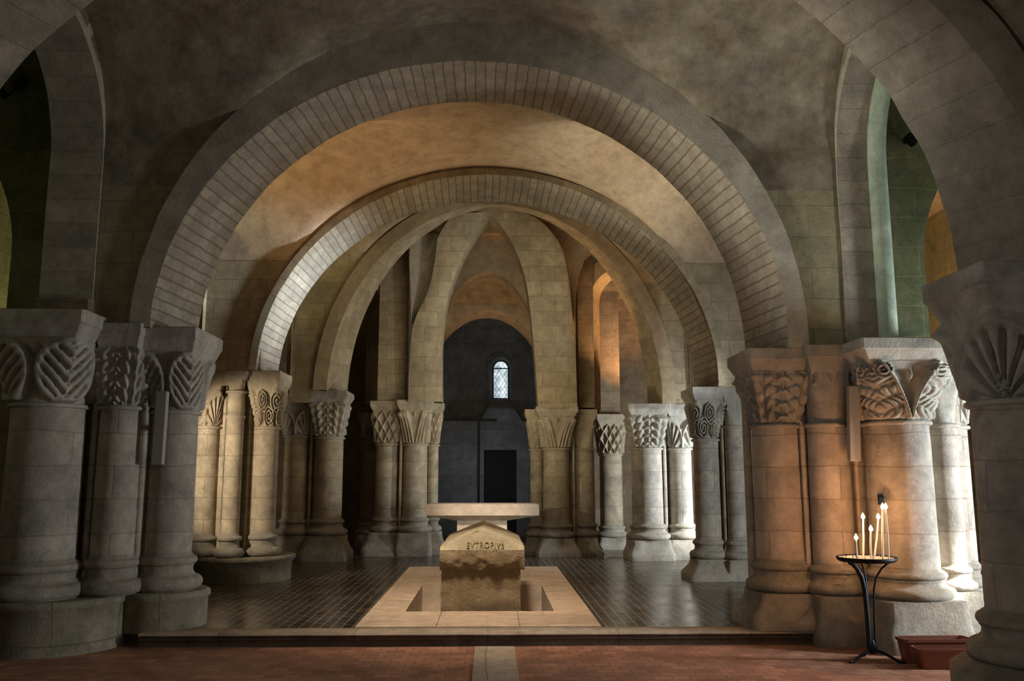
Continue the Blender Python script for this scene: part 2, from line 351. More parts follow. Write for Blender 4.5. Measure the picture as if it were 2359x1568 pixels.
# ---------------------------------------------------------------- vaults over the bays
def bay(name, XL, XR, Y0, Y1, A, thick, xc, zc, zst, mat, wmat, ny=24, nx=120, front=True, zpl=9, prev=None):
    """groin vault: ceiling = max of the barrel along the nave and the stilted cross barrel"""
    a, b, zs = A[1]+thick, zc-A[2], A[2]
    rY = (Y1-Y0)/2; Yc = (Y0+Y1)/2
    def zA(x):
        u = (x-xc)/a
        return zs+b*math.sqrt(1-u*u) if abs(u) < 1 else -9
    def zB(y):
        v = (y-Yc)/rY
        return zst+(zc-zst)*math.sqrt(max(0, 1-v*v))
    xs = np.linspace(XL, XR, nx); ys = Yc-rY*np.cos(np.linspace(0, pi, ny))
    k = .05
    def z(x, y):
        p, q = zA(x), zB(y)
        return max(p, q)+.0
    P = np.array([[(x, y, z(x, y)+.012*mnoise.noise((x*1.1, y*1.1, 2))) for x in xs] for y in ys])
    mb = MB(); mb.grid(P, None, 0, True, flip=False)
    o = mb.build(name, mat); struct(o)
    # spandrel walls between arch and vault, above the piers
    for Yw, sgn in ((Y1, 1), (Y0, -1)):
        if sgn < 0 and not front: continue
        mb = MB(); top = []; bot = []
        for x in xs:
            if sgn > 0: c_x, aa, bb_ = xc, a-.06, b
            else: c_x, aa, bb_ = prev[0], prev[1]+.14, prev[3]+.22
            u = (x-c_x)/aa
            zb = zs-.12 if abs(u) >= 1 else zs-.12+bb_*math.sqrt(1-u*u)
            zt = z(x, Yw)+.02
            bot.append((x, Yw-sgn*.002, min(zb, zt))); top.append((x, Yw-sgn*.002, zt))
        for lo, hi, mi in ((-9, zpl, 0), (zpl, 99, 1)):
            P = np.array([[(bb[0], bb[1], min(max(bb[2]*(1-f)+tt[2]*f, min(tt[2], max(bb[2], lo))), max(bb[2], min(tt[2], hi)))) for bb, tt in zip(bot, top)] for f in np.linspace(0, 1, 12)])
            for c_ in range(nx):
                z0_, z1_ = max(bot[c_][2], lo), min(top[c_][2], hi)
                if z1_ < z0_: z0_ = z1_ = (top[c_][2] if lo > 0 else bot[c_][2])
                for q in range(12): P[q, c_, 2] = z0_+(z1_-z0_)*q/11
            mb.grid(P, np.stack([P[:, :, 0], P[:, :, 2]], 2), mi, False)
        struct(mb.build('wall_spandrel', [wmat, mat]))
    return z
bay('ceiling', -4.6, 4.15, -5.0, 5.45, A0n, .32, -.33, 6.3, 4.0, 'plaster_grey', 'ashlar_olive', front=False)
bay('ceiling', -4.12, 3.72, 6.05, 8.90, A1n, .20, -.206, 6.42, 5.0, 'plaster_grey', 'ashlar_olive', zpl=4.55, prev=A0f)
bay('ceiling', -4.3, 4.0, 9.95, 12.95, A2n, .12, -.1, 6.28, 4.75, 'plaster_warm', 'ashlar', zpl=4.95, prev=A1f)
bay('ceiling', -3.75, 3.75, 13.85, 16.25, A3n, .30, .05, 6.98, 5.3, 'plaster_apse', 'ashlar', zpl=5.2, prev=A2f)

def side_arch(name, label, X, side, Y0, Y1, zl, zc, w, smat='voussoir_wide'):
    """arch along the nave: opening from Y0 to Y1 in the plane X, soffit w deep away from the nave"""
    Yc = (Y0+Y1)/2; r = (Y1-Y0)/2; zs = zc-r*1.0
    c = [(Y1, zl+(zs-zl)*k/10) for k in range(10)]+[(Yc+r*math.cos(pi*k/40), zs+r*math.sin(pi*k/40)) for k in range(41)]+[(Y0, zs+(zl-zs)*k/10) for k in range(1, 11)]
    c = np.array(c); n = len(c); t = .30
    o_ = c.copy()
    for i in range(n):
        d = np.array([c[i, 0]-Yc, max(0, c[i, 1]-zs)]); d /= max(1e-6, np.linalg.norm(d)); o_[i] += d*t
    mb = MB(); L = np.concatenate([[0], np.cumsum(np.linalg.norm(np.diff(c, axis=0), axis=1))])
    def lay(q, x): return np.array([(x+.008*mnoise.noise((i*.3, x, 1)), p[0], p[1]) for i, p in enumerate(q)])
    rows = [lay(c, X+side*w*f) for f in np.linspace(0, 1, 5)]
    P = np.stack(rows, 1); uv = np.zeros((n, 5, 2)); uv[:, :, 0] = np.linspace(0, w, 5)[None]+.1; uv[:, :, 1] = L[:, None]
    mb.grid(P, uv, 0, True)
    for x in (X, X+side*w):
        mb.grid(np.stack([lay(c, x), lay(o_, x)], 1), None, 1, True)
    mb.grid(np.stack([lay(o_, X), lay(o_, X+side*w)], 1), None, 1, True)
    return tag(mb.build(name, [smat, 'face']), label, 'arch')
def side_wall(name, X, side, Y0, Y1, yo0, yo1, zc, zl, ztop, w, mat):
    """wall above a side arch, with the arch's opening left out"""
    Yc = (yo0+yo1)/2; r = (yo1-yo0)/2; zs = zc-r
    ys = np.linspace(Y0, Y1, 60); mb = MB()
    for x in (X, X+side*w):
        bot, top = [], []
        for y in ys:
            d = abs(y-Yc)
            zb = zs+math.sqrt(max(0, (r+.1)**2-d*d)) if d < r+.1 else zl
            bot.append((x, y, zb)); top.append((x, y, ztop))
        P = np.array([[np.array(b)*(1-f)+np.array(t)*f for b, t in zip(bot, top)] for f in np.linspace(0, 1, 8)])
        mb.grid(P, np.stack([P[:, :, 1], P[:, :, 2]], 2), 0, False)
    return struct(mb.build(name, mat))
side_arch('side_arch', 'tall stilted arch opening to the left aisle, over the foremost left capital', -4.12, -1, 6.3, 8.88, 3.10, 6.12, .55)
side_arch('side_arch', 'tall stilted arch opening to the right aisle, above the candle stand', 3.72, 1, 6.3, 8.88, 2.86, 6.12, .52)
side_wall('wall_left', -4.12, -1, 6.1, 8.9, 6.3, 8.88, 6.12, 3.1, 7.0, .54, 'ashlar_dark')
side_wall('wall_right', 3.72, 1, 6.1, 8.9, 6.3, 8.88, 6.12, 2.86, 7.0, .50, 'ashlar_olive')
for X, sd, nm in ((-4.3, -1, 'wall_left'), (4.0, 1, 'wall_right')):
    side_wall(nm, X, sd, 9.7, 13.2, 10.2, 12.7, 5.9, 2.95, 7.0, .5, 'ashlar')
for X, sd, nm in ((-3.75, -1, 'wall_left'), (3.75, 1, 'wall_right')):
    side_wall(nm, X, sd, 13.7, 16.5, 14.05, 16.1, 5.9, 2.95, 7.2, .5, 'ashlar')
for X, sd, nm in ((-4.6, -1, 'wall_left'), (4.15, 1, 'wall_right')):
    side_wall(nm, X, sd, -5.0, 5.5, 1.4, 4.9, 5.2, 3.0, 6.6, .5, 'ashlar_olive')

# ---------------------------------------------------------------- outer walls, floors
def flat(name, P4, mat, kind=True, n=2):
    mb = MB(); mb.add(P4, [[0, 1, 2, 3]], None, 0, False); return struct(mb.build(name, mat))
# floors (upper choir floor with the pit of the tomb left out)
PX0, PX1, PY0, PY1 = -.955, .715, 10.17, 12.60
YS = 9.10
mb = MB()
for x0, x1, y0, y1 in ((-9, PX0, YS, 26), (PX1, 9, YS, 26), (PX0, PX1, YS, PY0), (PX0, PX1, PY1, 26)):
    mb.add([(x0, y0, 0), (x1, y0, 0), (x1, y1, 0), (x0, y1, 0)], [[0, 1, 2, 3]], None, 0, False)
struct(mb.build('floor', 'floor_up'))
mb = MB(); mb.add([(-9, -6, -.13), (9, -6, -.13), (9, YS+.05, -.13), (-9, YS+.05, -.13)], [[0, 1, 2, 3]], None, 0, False)
struct(mb.build('floor', 'floor_low'))
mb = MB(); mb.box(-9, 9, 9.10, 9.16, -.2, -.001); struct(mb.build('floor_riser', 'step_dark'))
mb = MB(); mb.box(-.15, .235, -6, 8.84, -.16, -.124); struct(mb.build('floor_strip', 'step'))
mb = MB()   # the pit of the tomb
zb = -.36
mb.add([(PX0, PY0, zb), (PX1, PY0, zb), (PX1, PY1, zb), (PX0, PY1, zb)], [[0, 1, 2, 3]], None, 0, False)
for (xa, ya), (xb, yb) in (((PX0, PY0), (PX0, PY1)), ((PX0, PY1), (PX1, PY1)), ((PX1, PY1), (PX1, PY0)), ((PX1, PY0), (PX0, PY0))):
    mb.add([(xa, ya, zb), (xb, yb, zb), (xb, yb, .0), (xa, ya, .0)], [[0, 1, 2, 3]], None, 0, False)
struct(mb.build('floor_pit', 'new'))

def wall_rect(name, x0, y0, x1, y1, z0, z1, mat, holes=()):
    """upright wall from (x0,y0) to (x1,y1); holes = (u0, u1, z0, z1) fractions of metres along it"""
    Lw = math.hypot(x1-x0, y1-y0); mb = MB()
    us = sorted({0, Lw, *[h[0] for h in holes], *[h[1] for h in holes]}); zs = sorted({z0, z1, *[h[2] for h in holes], *[h[3] for h in holes]})
    for i in range(len(us)-1):
        for j in range(len(zs)-1):
            uc, zc = (us[i]+us[i+1])/2, (zs[j]+zs[j+1])/2
            if any(h[0] < uc < h[1] and h[2] < zc < h[3] for h in holes): continue
            q = [(us[i], zs[j]), (us[i+1], zs[j]), (us[i+1], zs[j+1]), (us[i], zs[j+1])]
            mb.add([(x0+(x1-x0)*u/Lw, y0+(y1-y0)*u/Lw, z) for u, z in q], [[0, 1, 2, 3]], q, 0, False)
    return struct(mb.build(name, mat))
wall_rect('wall_right', 7.9, -5, 7.9, 16.6, -.2, 6.6, 'ashlar_olive')
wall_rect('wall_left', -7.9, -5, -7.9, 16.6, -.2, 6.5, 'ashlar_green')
wall_rect('wall_back', -8, -5, 8, -5, -.2, 6.5, 'ashlar_olive')
# aisle ceilings: quarter rounded barrels
for X0, X1, mt in ((-7.9, -4.5, 'ashlar_dark'), (4.05, 7.9, 'plaster_warm')):
    xs = [(X0+X1)/2-(X1-X0)/2*math.cos(pi*k/24) for k in range(25)]
    P = np.array([[(x, y, 6.15+.8*math.sin(pi*k/24)) for k, x in enumerate(xs)] for y in np.linspace(-5, 16.6, 30)])
    mb = MB(); mb.grid(P); struct(mb.build('ceiling_aisle', mt))
def aisle_cross(sgn, x_in, x_out, Y0, Y1, zs, zc, mat, lab):
    """wall across the aisle with a round arch, seen through the side arch"""
    xc = (x_in+x_out)/2; r = abs(x_out-x_in)/2; ze = zs+.0
    pts = [(x_in, 2.9)]+[(xc-sgn*r*math.cos(pi*k/30), zs+(zc-zs)*math.sin(pi*k/30)) for k in range(31)]+[(x_out, 2.9)]
    mb = MB()
    for y in (Y0, Y1):
        P = np.array([[(x, y, z), (x, y, 6.6)] for x, z in pts]); mb.grid(P, P[:, :, [0, 2]], 0, False)
    P = np.array([[(x, Y0, z), (x, Y1, z)] for x, z in pts]); mb.grid(P, None, 1, True)
    # solid part towards the nave
    xi = x_in-sgn*1.0
    for y in (Y0, Y1):
        mb.add([(xi, y, 2.86), (x_in, y, 2.86), (x_in, y, 6.6), (xi, y, 6.6)], [[0, 1, 2, 3]], None, 0, False)
    return struct(mb.build('wall_cross', [mat, 'face']))
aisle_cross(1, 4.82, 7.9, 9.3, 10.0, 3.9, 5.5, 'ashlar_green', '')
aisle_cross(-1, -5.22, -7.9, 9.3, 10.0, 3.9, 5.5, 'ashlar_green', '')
# ambulatory: outer wall with an opening for the axial chapel
def amb_pt(a, rx=6.2, ry=4.4): return (rx*math.sin(a), 16.4+ry*math.cos(a))
gap = .245
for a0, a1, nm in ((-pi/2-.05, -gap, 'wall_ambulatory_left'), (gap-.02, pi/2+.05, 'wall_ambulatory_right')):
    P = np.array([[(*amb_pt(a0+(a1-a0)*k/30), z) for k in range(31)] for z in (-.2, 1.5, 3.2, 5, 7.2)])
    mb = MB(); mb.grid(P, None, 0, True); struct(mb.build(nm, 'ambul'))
for sg in (-1, 1):
    wall_rect('wall_ambulatory_side', sg*6.2, 16.6, sg*7.9, 16.6, -.2, 6.6, 'ambul')
# ambulatory ceiling
P = np.array([[(rr*6.3*math.sin(a), 16.2+rr*4.6*math.cos(a), 6.75-1.9*max(0, rr-.72)**2/.0784*.55) for a in np.linspace(-pi/2-.1, pi/2+.1, 40)] for rr in np.linspace(.0, 1, 14)])
mb = MB(); mb.grid(P); struct(mb.build('ceiling_ambulatory', 'ambul'))

# chapel arches, vault, apse wall
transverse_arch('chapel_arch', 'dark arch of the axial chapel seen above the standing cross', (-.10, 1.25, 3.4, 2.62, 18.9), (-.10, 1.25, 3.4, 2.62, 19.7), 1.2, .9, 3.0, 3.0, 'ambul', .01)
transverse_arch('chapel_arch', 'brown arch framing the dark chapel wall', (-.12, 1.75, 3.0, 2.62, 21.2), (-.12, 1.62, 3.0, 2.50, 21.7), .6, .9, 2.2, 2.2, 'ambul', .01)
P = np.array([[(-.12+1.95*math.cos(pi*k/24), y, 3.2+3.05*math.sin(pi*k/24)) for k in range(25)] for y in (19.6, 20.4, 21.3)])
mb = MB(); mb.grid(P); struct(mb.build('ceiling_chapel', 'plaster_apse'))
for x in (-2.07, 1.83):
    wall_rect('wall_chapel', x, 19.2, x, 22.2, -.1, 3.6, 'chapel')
# curved end wall with the window left out
WX0, WX1, WZ0, WZ1 = at(1136, 918, 24)[0], at(1171, 832, 24)[0], at(1136, 918, 24)[2], at(1171, 832, 24)[2]
def chp(a, r=2.15): return (-.12+r*math.sin(a), 21.7+r*math.cos(a))
a0w, a1w = math.asin((WX0+.12-.07)/2.15), math.asin((WX1+.12+.07)/2.15)
as_ = sorted(list(np.linspace(-pi/2, pi/2, 37))+[a0w, a1w]); zs_ = sorted([0, 1, 2, 2.6, WZ0-.05, 3.8, 4.2, WZ1+.06, 5.2])
mb = MB()
for i in range(len(as_)-1):
    for j in range(len(zs_)-1):
        ac, zc = (as_[i]+as_[i+1])/2, (zs_[j]+zs_[j+1])/2
        if a0w < ac < a1w and WZ0-.05 < zc < WZ1+.06: continue
        q = [(*chp(as_[i]), zs_[j]), (*chp(as_[i+1]), zs_[j]), (*chp(as_[i+1]), zs_[j+1]), (*chp(as_[i]), zs_[j+1])]
        uv = [(as_[i]*2.15, zs_[j]), (as_[i+1]*2.15, zs_[j]), (as_[i+1]*2.15, zs_[j+1]), (as_[i]*2.15, zs_[j+1])]
        mb.add(q, [[0, 1, 2, 3]], uv, 0, True)
# half dome
for k in range(10):
    for i in range(len(as_)-1):
        q = []
        for aa, kk in ((as_[i], k), (as_[i+1], k), (as_[i+1], k+1), (as_[i], k+1)):
            e = kk/10*pi/2; rr = 2.15*math.cos(e); q.append((-.12+rr*math.sin(aa), 21.7+rr*math.cos(aa), 5.2+.9*math.sin(e)))
        mb.add(q, [[0, 1, 2, 3]], None, 0, True)
struct(mb.build('wall_end', 'chapel'))
YW = 23.95
def arch_outline(x0, x1, z0, z1, n=16):
    r = (x1-x0)/2; xc = (x0+x1)/2; zc = z1-r
    return [(x0, z0), (x1, z0)]+[(xc+r*math.cos(pi*k/n), zc+r*math.sin(pi*k/n)) for k in range(n+1)]
inn = arch_outline(WX0, WX1, WZ0, WZ1); 
mb = MB()
outl = arch_outline(WX0-.09, WX1+.09, WZ0-.08, WZ1+.09)
P = np.array([[(x, 23.74, z) for x, z in outl]+[(outl[0][0], 23.74, outl[0][1])], [(x, YW, z) for x, z in inn]+[(inn[0][0], YW, inn[0][1])]])
mb.grid(P, None, 0, False)
outb = [(x, 23.79, z) for x, z in arch_outline(WX0-.2, WX1+.2, WZ0-.2, WZ1+.22)]
P = np.array([[(x, 23.74, z) for x, z in outl], outb]); mb.grid(np.concatenate([P, P[:, :1]], 1), None, 0, False)
win = struct(mb.build('window_1', 'chapel'))
mb = MB(); mb.add([(x, YW+.0, z) for x, z in inn], [list(range(len(inn)))], None, 0, False); mb.build('window_pane', 'glass', win)
mb = MB()
ring = [(x, YW-.03, z) for x, z in inn]; mb.tube(ring+[ring[0]], .016, 6)
zsp = WZ1-(WX1-WX0)/2; mb.tube([(WX0, YW-.03, zsp), (WX1, YW-.03, zsp)], .016, 6)
mb.build('window_frame', 'lead', win)
mb = MB(); xc = (WX0+WX1)/2; rw = (WX1-WX0)/2
def inside(x, z): return WX0 < x < WX1 and z > WZ0 and (z < zsp or (x-xc)**2+(z-zsp)**2 < rw*rw)
for s_ in (-1, 1):
    for k in range(-14, 16):
        seg = [];
        for q in np.linspace(0, 1.7, 120):
            x = WX0+k*.105+(q*.62 if s_ > 0 else -q*.62)+(.0 if s_ > 0 else .0); z = WZ0+q
            if inside(x, z): seg.append((x, YW-.02, z))
        if len(seg) > 2: mb.tube([seg[0], seg[-1]], .0045, 4)
mb.build('window_lattice', 'lead', win)
# sloping sill below the window
s0, s1, s2, s3 = at(1134, 921, 23.7), at(1173, 921, 23.7), at(1207, 976, 23.05), at(1103, 976, 23.05)
mb = MB(); mb.add([s0, s1, s2, s3, (s3[0], 23.8, s3[2]-.02), (s2[0], 23.8, s2[2]-.02), (s1[0], 23.9, s1[2]), (s0[0], 23.9, s0[2])], [[3, 2, 1, 0], [3, 4, 5, 2], [0, 7, 4, 3], [1, 2, 5, 6]], None, 0, False)
mb.build('window_sill', 'chapel', win)
# doorway
YD = 23.0; DX0, DX1, DZ = at(1115, 1036, YD)[0], at(1190, 1036, YD)[0], at(1115, 1036, YD)[2]
def panel(mb, x0, x1, z0, z1): mb.add([(x0, YD, z0), (x1, YD, z0), (x1, YD, z1), (x0, YD, z1)], [[0, 1, 2, 3]], [(x0, z0), (x1, z0), (x1, z1), (x0, z1)], 0, False)
mb = MB(); panel(mb, -2.2, DX0, 0, 2.98); panel(mb, DX1, 2.0, 0, 2.98); panel(mb, DX0, DX1, DZ, 2.98)
mb.add([(-2.2, YD, 2.98), (2.0, YD, 2.98), (2.0, YD+.9, 2.98), (-2.2, YD+.9, 2.98)], [[0, 1, 2, 3]], None, 0, False)
for x in (DX0, DX1): mb.add([(x, YD, 0), (x, YD+.25, 0), (x, YD+.25, DZ), (x, YD, DZ)], [[0, 1, 2, 3]], None, 0, False)
door = struct(mb.build('door_1', 'chapel'))
mb = MB(); mb.box(DX0, DX1, YD+.18, YD+.24, 0, DZ); mb.build('doorway_dark', 'dark', door)  # near-black panel standing in for the dark of the doorway

# ---------------------------------------------------------------- hemicycle webs above the two inner piers
def web(label, left, right, Y0, Y1, th=.55, mat='ashlar'):
    """upright masonry web running from a capital up to the crown, between two measured edges"""
    n = len(left); Ys = np.linspace(Y0, Y1, n)**1.0
    def dense(q):
        q = np.array(q, float); t = np.arange(len(q)); tt = np.linspace(0, len(q)-1, 48)
        # smooth interpolation
        out = np.zeros((48, 3))
        for i, a in enumerate(tt):
            k = min(int(a), len(q)-2); f = a-k; p0 = q[max(k-1, 0)]; p1 = q[k]; p2 = q[k+1]; p3 = q[min(k+2, len(q)-1)]
            out[i] = .5*((2*p1)+(-p0+p2)*f+(2*p0-5*p1+4*p2-p3)*f*f+(-p0+3*p1-3*p2+p3)*f**3)
        return out
    Lc = dense([at(x, y, Yk) for (x, y), Yk in zip(left, Ys)]); Rc = dense([at(x, y, Yk) for (x, y), Yk in zip(right, Ys)])
    m = 7; front = np.stack([Lc*(1-f)+Rc*f for f in np.linspace(0, 1, m)], 1)
    for j in range(m): front[:, j, 1] -= .05*math.sin(pi*j/(m-1))
    mb = MB(); mb.grid(front, np.stack([front[:, :, 0], front[:, :, 2]], 2), 0, True)
    bk = np.array([0, 1, 0])*th
    mb.grid(np.stack([Lc+bk, Lc], 1), None, 0, True); mb.grid(np.stack([Rc, Rc+bk], 1), None, 0, True)
    mb.grid(np.stack([Rc+bk, Lc+bk], 1), None, 0, True)
    return tag(mb.build('vault_web', mat), label, 'vault web')
web('tapering vault web rising from the left pier behind the altar', [(940, 925), (944, 835), (953, 745), (986, 672), (1002, 600), (1010, 545), (1040, 496)],
    [(1018, 925), (1018, 800), (1028, 705), (1048, 635), (1078, 570), (1112, 520), (1140, 486)], 17.15, 16.75)
web('tapering vault web rising from the right pier behind the altar', [(1240, 938), (1232, 820), (1222, 720), (1210, 640), (1185, 570), (1152, 518), (1110, 486)],
    [(1330, 938), (1326, 820), (1318, 720), (1308, 630), (1288, 560), (1240, 505), (1180, 480)], 17.05, 16.72)
# plain wall strips above the capitals of the apse piers
def pilaster(px0, px1, Y, z0, z1, th, mat):
    x0, x1 = at(px0, 800, Y)[0], at(px1, 800, Y)[0]; mb = MB(); mb.box(x0, x1, Y, Y+th, z0, z1); return mb
pilaster(872, 936, 17.45, 3.0, 6.9, .6, '').build('wall_pilaster', 'ashlar')
struct(bpy.data.objects['wall_pilaster'])
for nm, a in (('x', (1332, 1368, 17.5, 2.9, 6.9, .5, '')), ('y', (662, 722, 16.6, 3.1, 6.2, .5, '')), ('z', (1541, 1588, 16.5, 2.88, 6.4, .5, '')), ('w', (1378, 1426, 18.9, 2.85, 5.6, .5, ''))):
    struct(pilaster(*a).build('wall_pilaster', 'ambul' if nm in 'xw' else 'ashlar'))
# hollow between the left web and the wall strip, its daylight painted pale
c = [((947, 954), 745), ((947, 972), 700), ((945, 992), 650), ((943, 1003), 600), ((944, 1008), 570), ((950, 1010), 548), ((962, 1005), 538)]
P = np.array([[at(a+(b-a)*f, y, 17.04+.2*math.sin(pi*f)+.0) for f in np.linspace(0, 1, 9)] for (a, b), y in c])
mb = MB(); mb.grid(P); struct(mb.build('wall_squinch', 'face'))
# hollow of the vault right of the right web, glowing orange
c = [((1316, 1326), 740), ((1312, 1326), 690), ((1306, 1332), 640), ((1296, 1346), 600), ((1284, 1366), 585), ((1262, 1350), 545), ((1236, 1310), 512)]
P = np.array([[at(a+(b-a)*f, y, 17.12+.16*math.sin(pi*f)) for f in np.linspace(0, 1, 12)] for (a, b), y in c])
mb = MB(); mb.grid(P); struct(mb.build('wall_squinch', 'plaster_warm'))
def plan_arch(label, p0, p1, zl, zc, th, dep, mat='ambul'):
    """round stilted arch between two points of the plan"""
    p0, p1 = np.array(p0), np.array(p1); L = np.linalg.norm(p1-p0); u = (p1-p0)/L; nrm = np.array([-u[1], u[0]]); nrm = nrm if nrm[1] > 0 else -nrm
    r = L/2; zs = zc-r
    c = [(0, zl+(zs-zl)*k/8) for k in range(8)]+[(r-r*math.cos(pi*k/30), zs+r*math.sin(pi*k/30)) for k in range(31)]+[(L, zs+(zl-zs)*k/8) for k in range(1, 9)]
    o_ = []
    for s_, z in c:
        d = np.array([s_-r, max(0, z-zs)]); d /= np.linalg.norm(d); o_.append((s_+d[0]*th, z+d[1]*th))
    def W3(q, k): return np.array([(*(p0+u*s_+nrm*k), z) for s_, z in q])
    mb = MB(); mb.grid(np.stack([W3(c, dep*f) for f in (0, .5, 1)], 1), None, 0, True)
    mb.grid(np.stack([W3(c, 0), W3(o_, 0)], 1), None, 0, True); mb.grid(np.stack([W3(c, dep), W3(o_, dep)], 1), None, 0, True); mb.grid(np.stack([W3(o_, 0), W3(o_, dep)], 1), None, 0, True)
    return tag(mb.build('ambulatory_arch', mat), label, 'arch')
plan_arch('narrow arch glowing orange between the two right apse piers', (2.05, 17.6), (3.15, 17.1), 2.9, 5.75, .3, .6, 'plaster_apse')
plan_arch('dark narrow arch between the two left apse piers', (-2.95, 17.1), (-2.3, 17.5), 3.0, 5.5, .3, .6)

# ---------------------------------------------------------------- carved capitals
def g(x, w): return np.exp(-(x/w)**2)
def relief(style, phi, t):
    s = ((phi-pi/4)/(pi/2)+.5) % 1*2-1           # 0 on the corners, +-1 in the middle of a face
    f = ((phi)/(pi/2)+.5) % 1*2-1                # 0 in the middle of a face, +-1 on the corners
    top = 1/(1+np.exp(-(t-.93)/.02))
    if style == 'leaf':
        q = (s/.86)**2+((t-.50)/.49)**2
        rim = g(q-1, .20); ins = 1/(1+np.exp((q-.9)/.05))
        v = .5+.5*np.cos(2*pi*((t-.62*np.abs(s))*5.2)); mid = g(s, .06)
        cut = g(np.sin(pi*(np.abs(s)*3.3)), .25)*(v < .3)
        h = rim*.95+ins*(.25+.5*v**.7+.35*mid-.3*cut)+.5*g(np.abs(s)-1, .1)*g(t-.85, .12)
    elif style == 'scroll':
        h = np.zeros_like(s)
        for cs, ct, R, sg in ((-.5, .27, .30, 1), (.5, .27, .30, -1), (0, .66, .30, 1), (1, .66, .30, -1), (-1, .66, .30, 1)):
            ds = (s-cs)*.95; dt = (t-ct)*1.45; d = np.sqrt(ds**2+dt**2); an = np.arctan2(dt, ds)*sg
            h = np.maximum(h, (.5+.5*np.cos(2*pi*(d/.15-an/(2*pi)))) * (1/(1+np.exp((d-R*1.45)/.02))))
        h = np.maximum(h, .8*g(np.abs(s*.9+np.sin(t*2*pi)*.3), .06))
        h = np.maximum(h, 1.1*g(s, .22)*g(t-.93, .1))
    elif style == 'palmette':
        th_ = np.arctan2(s, t+.05); rr = np.sqrt((s*.8)**2+(t+.02)**2)
        ray = (.5+.5*np.cos(th_*15))**.6; edge = 1/(1+np.exp((rr-.80)/.03))
        h = ray*edge*.7+g(rr-.84, .055)*1.0+.8*g(s, .2)*g(t-.9, .09)
        h += .5*g(np.abs(s)-.95, .09)*(t < .6)
    elif style == 'lattice':
        a1 = np.abs(np.sin(pi*(s*1.5+t*2.0))); a2 = np.abs(np.sin(pi*(s*1.5-t*2.0)))
        h = np.maximum(g(a1, .30), g(a2, .30))*.9+.35*g(a1*a2, .15)
        h = np.maximum(h, 1.1*g(s, .2)*g(t-.9, .1))
    elif style == 'cross_leaf':                # two plumes crossing in the middle of the face, curled into volutes
        w = np.abs(f); c1 = w-(.05+.75*np.clip(t-.05, 0, 1)**1.3); stem = g(c1, .055)
        fil = (1/(1+np.exp(-(w-(.02+.75*np.clip(t-.05, 0, 1)**1.3))/.03)))*(.35+.4*np.abs(np.sin(11*w+4*np.sin(9*t)))*np.abs(np.cos(15*t+3*w)))
        d = np.sqrt(((w-.72)*.8)**2+((t-.84)*1.2)**2); vol = (.5+.5*np.cos(2*pi*d/.085))*(d < .17)*1.2
        h = np.maximum(np.maximum(stem*1.1, fil*(t < .8)), vol)+.5*g(f, .09)*g(t-.75, .12)
    elif style == 'stripes':
        w = np.abs(f); band = g(w-(.12+.5*t), .10)*.8+g(w-(.42+.35*t), .09)*.7+g(w-(.75+.2*t), .08)*.6
        h = band+1.3*g(s, .17)*g(t-.88, .10)+.5*g(f, .14)*g(t-.9, .09)
    elif style == 'acanthus':
        w = np.abs(s); lob = .5+.5*np.cos(2*pi*(t*4.2-w*1.7)); edge = .9-.25*np.cos(2*pi*t*4)
        ins = 1/(1+np.exp((w-edge*.85)/.03))
        h = ins*(.3+.6*lob*(.5+.5*np.cos(2*pi*w*2.4)))+.5*g(s, .05)+.4*g(np.abs(s)-1, .08)+.8*g(s, .22)*g(t-.92, .08)
    else:   # plain with small corner volutes
        d = np.sqrt((s*.9)**2+((t-.86)*1.0)**2)
        h = (.5+.5*np.cos(2*pi*d/.13))*(d < .19)*.5+.25*(t > .72)*g(np.abs(f)-(t-.72)*1.6, .14)
    q_ = np.clip((h-.16)/.42, 0, 1); h = .55*(q_*q_*(3-2*q_))+.5*h
    fade = np.clip(t/.05, 0, 1)
    return h*fade*(1-top*.6)
def capital_mesh(cx, cy, r, z0, z1, hx, hy, style, hi=True, amp=.066):
    n, m = (216, 64) if hi else (112, 36)
    ph = np.linspace(0, 2*pi, n+1); t = np.linspace(0, 1, m); PH, T = np.meshgrid(ph, t)
    e = T**1.7
    k = 2+4.5*e
    den = (np.abs(np.cos(PH))**k+np.abs(np.sin(PH))**k)**(1/k)
    R0 = r*1.03; hx_, hy_ = hx*.88, hy*.88
    RX = R0*(1-e)+hx_*e; RY = R0*(1-e)+hy_*e
    h = relief(style, PH, T)*amp*(r/.25)**.6
    if style == 'plain': h *= .6
    RX, RY = RX-.02+h, RY-.02+h
    X = cx+RX*np.cos(PH)/den; Yv = cy+RY*np.sin(PH)/den; Z = z0+(z1-z0)*T
    P = np.stack([X, Yv, Z], 2); P[:, -1] = P[:, 0]
    mb = MB(); uv = np.stack([PH*r, Z], 2)
    mb.grid(P, uv, 0, True)
    mb.add(P[-1, :n], [list(range(n))], None, 0, False)
    return mb
def torus_profile(r, z0, z1):
    """attic base: upper torus, hollow, lower torus; from the top down is built upwards"""
    H = z1-z0; p = []
    def arc(zc, rr, rb, a0=-90, a1=90, n=8):
        for k in range(n+1):
            a = math.radians(a0+(a1-a0)*k/n); p.append((rb+rr*math.cos(a), zc+rr*math.sin(a)))
    p.append((r*1.28, z0)); arc(z0+.20*H, .19*H, r*1.22)
    p.append((r*1.18, z0+.42*H)); p.append((r*1.10, z0+.50*H)); p.append((r*1.09, z0+.60*H)); p.append((r*1.14, z0+.66*H))
    arc(z0+.79*H, .115*H, r*1.08)
    p.append((r*1.08, z0+.93*H)); p.append((r*1.01, z0+.97*H)); p.append((r, z1+.01))
    return p
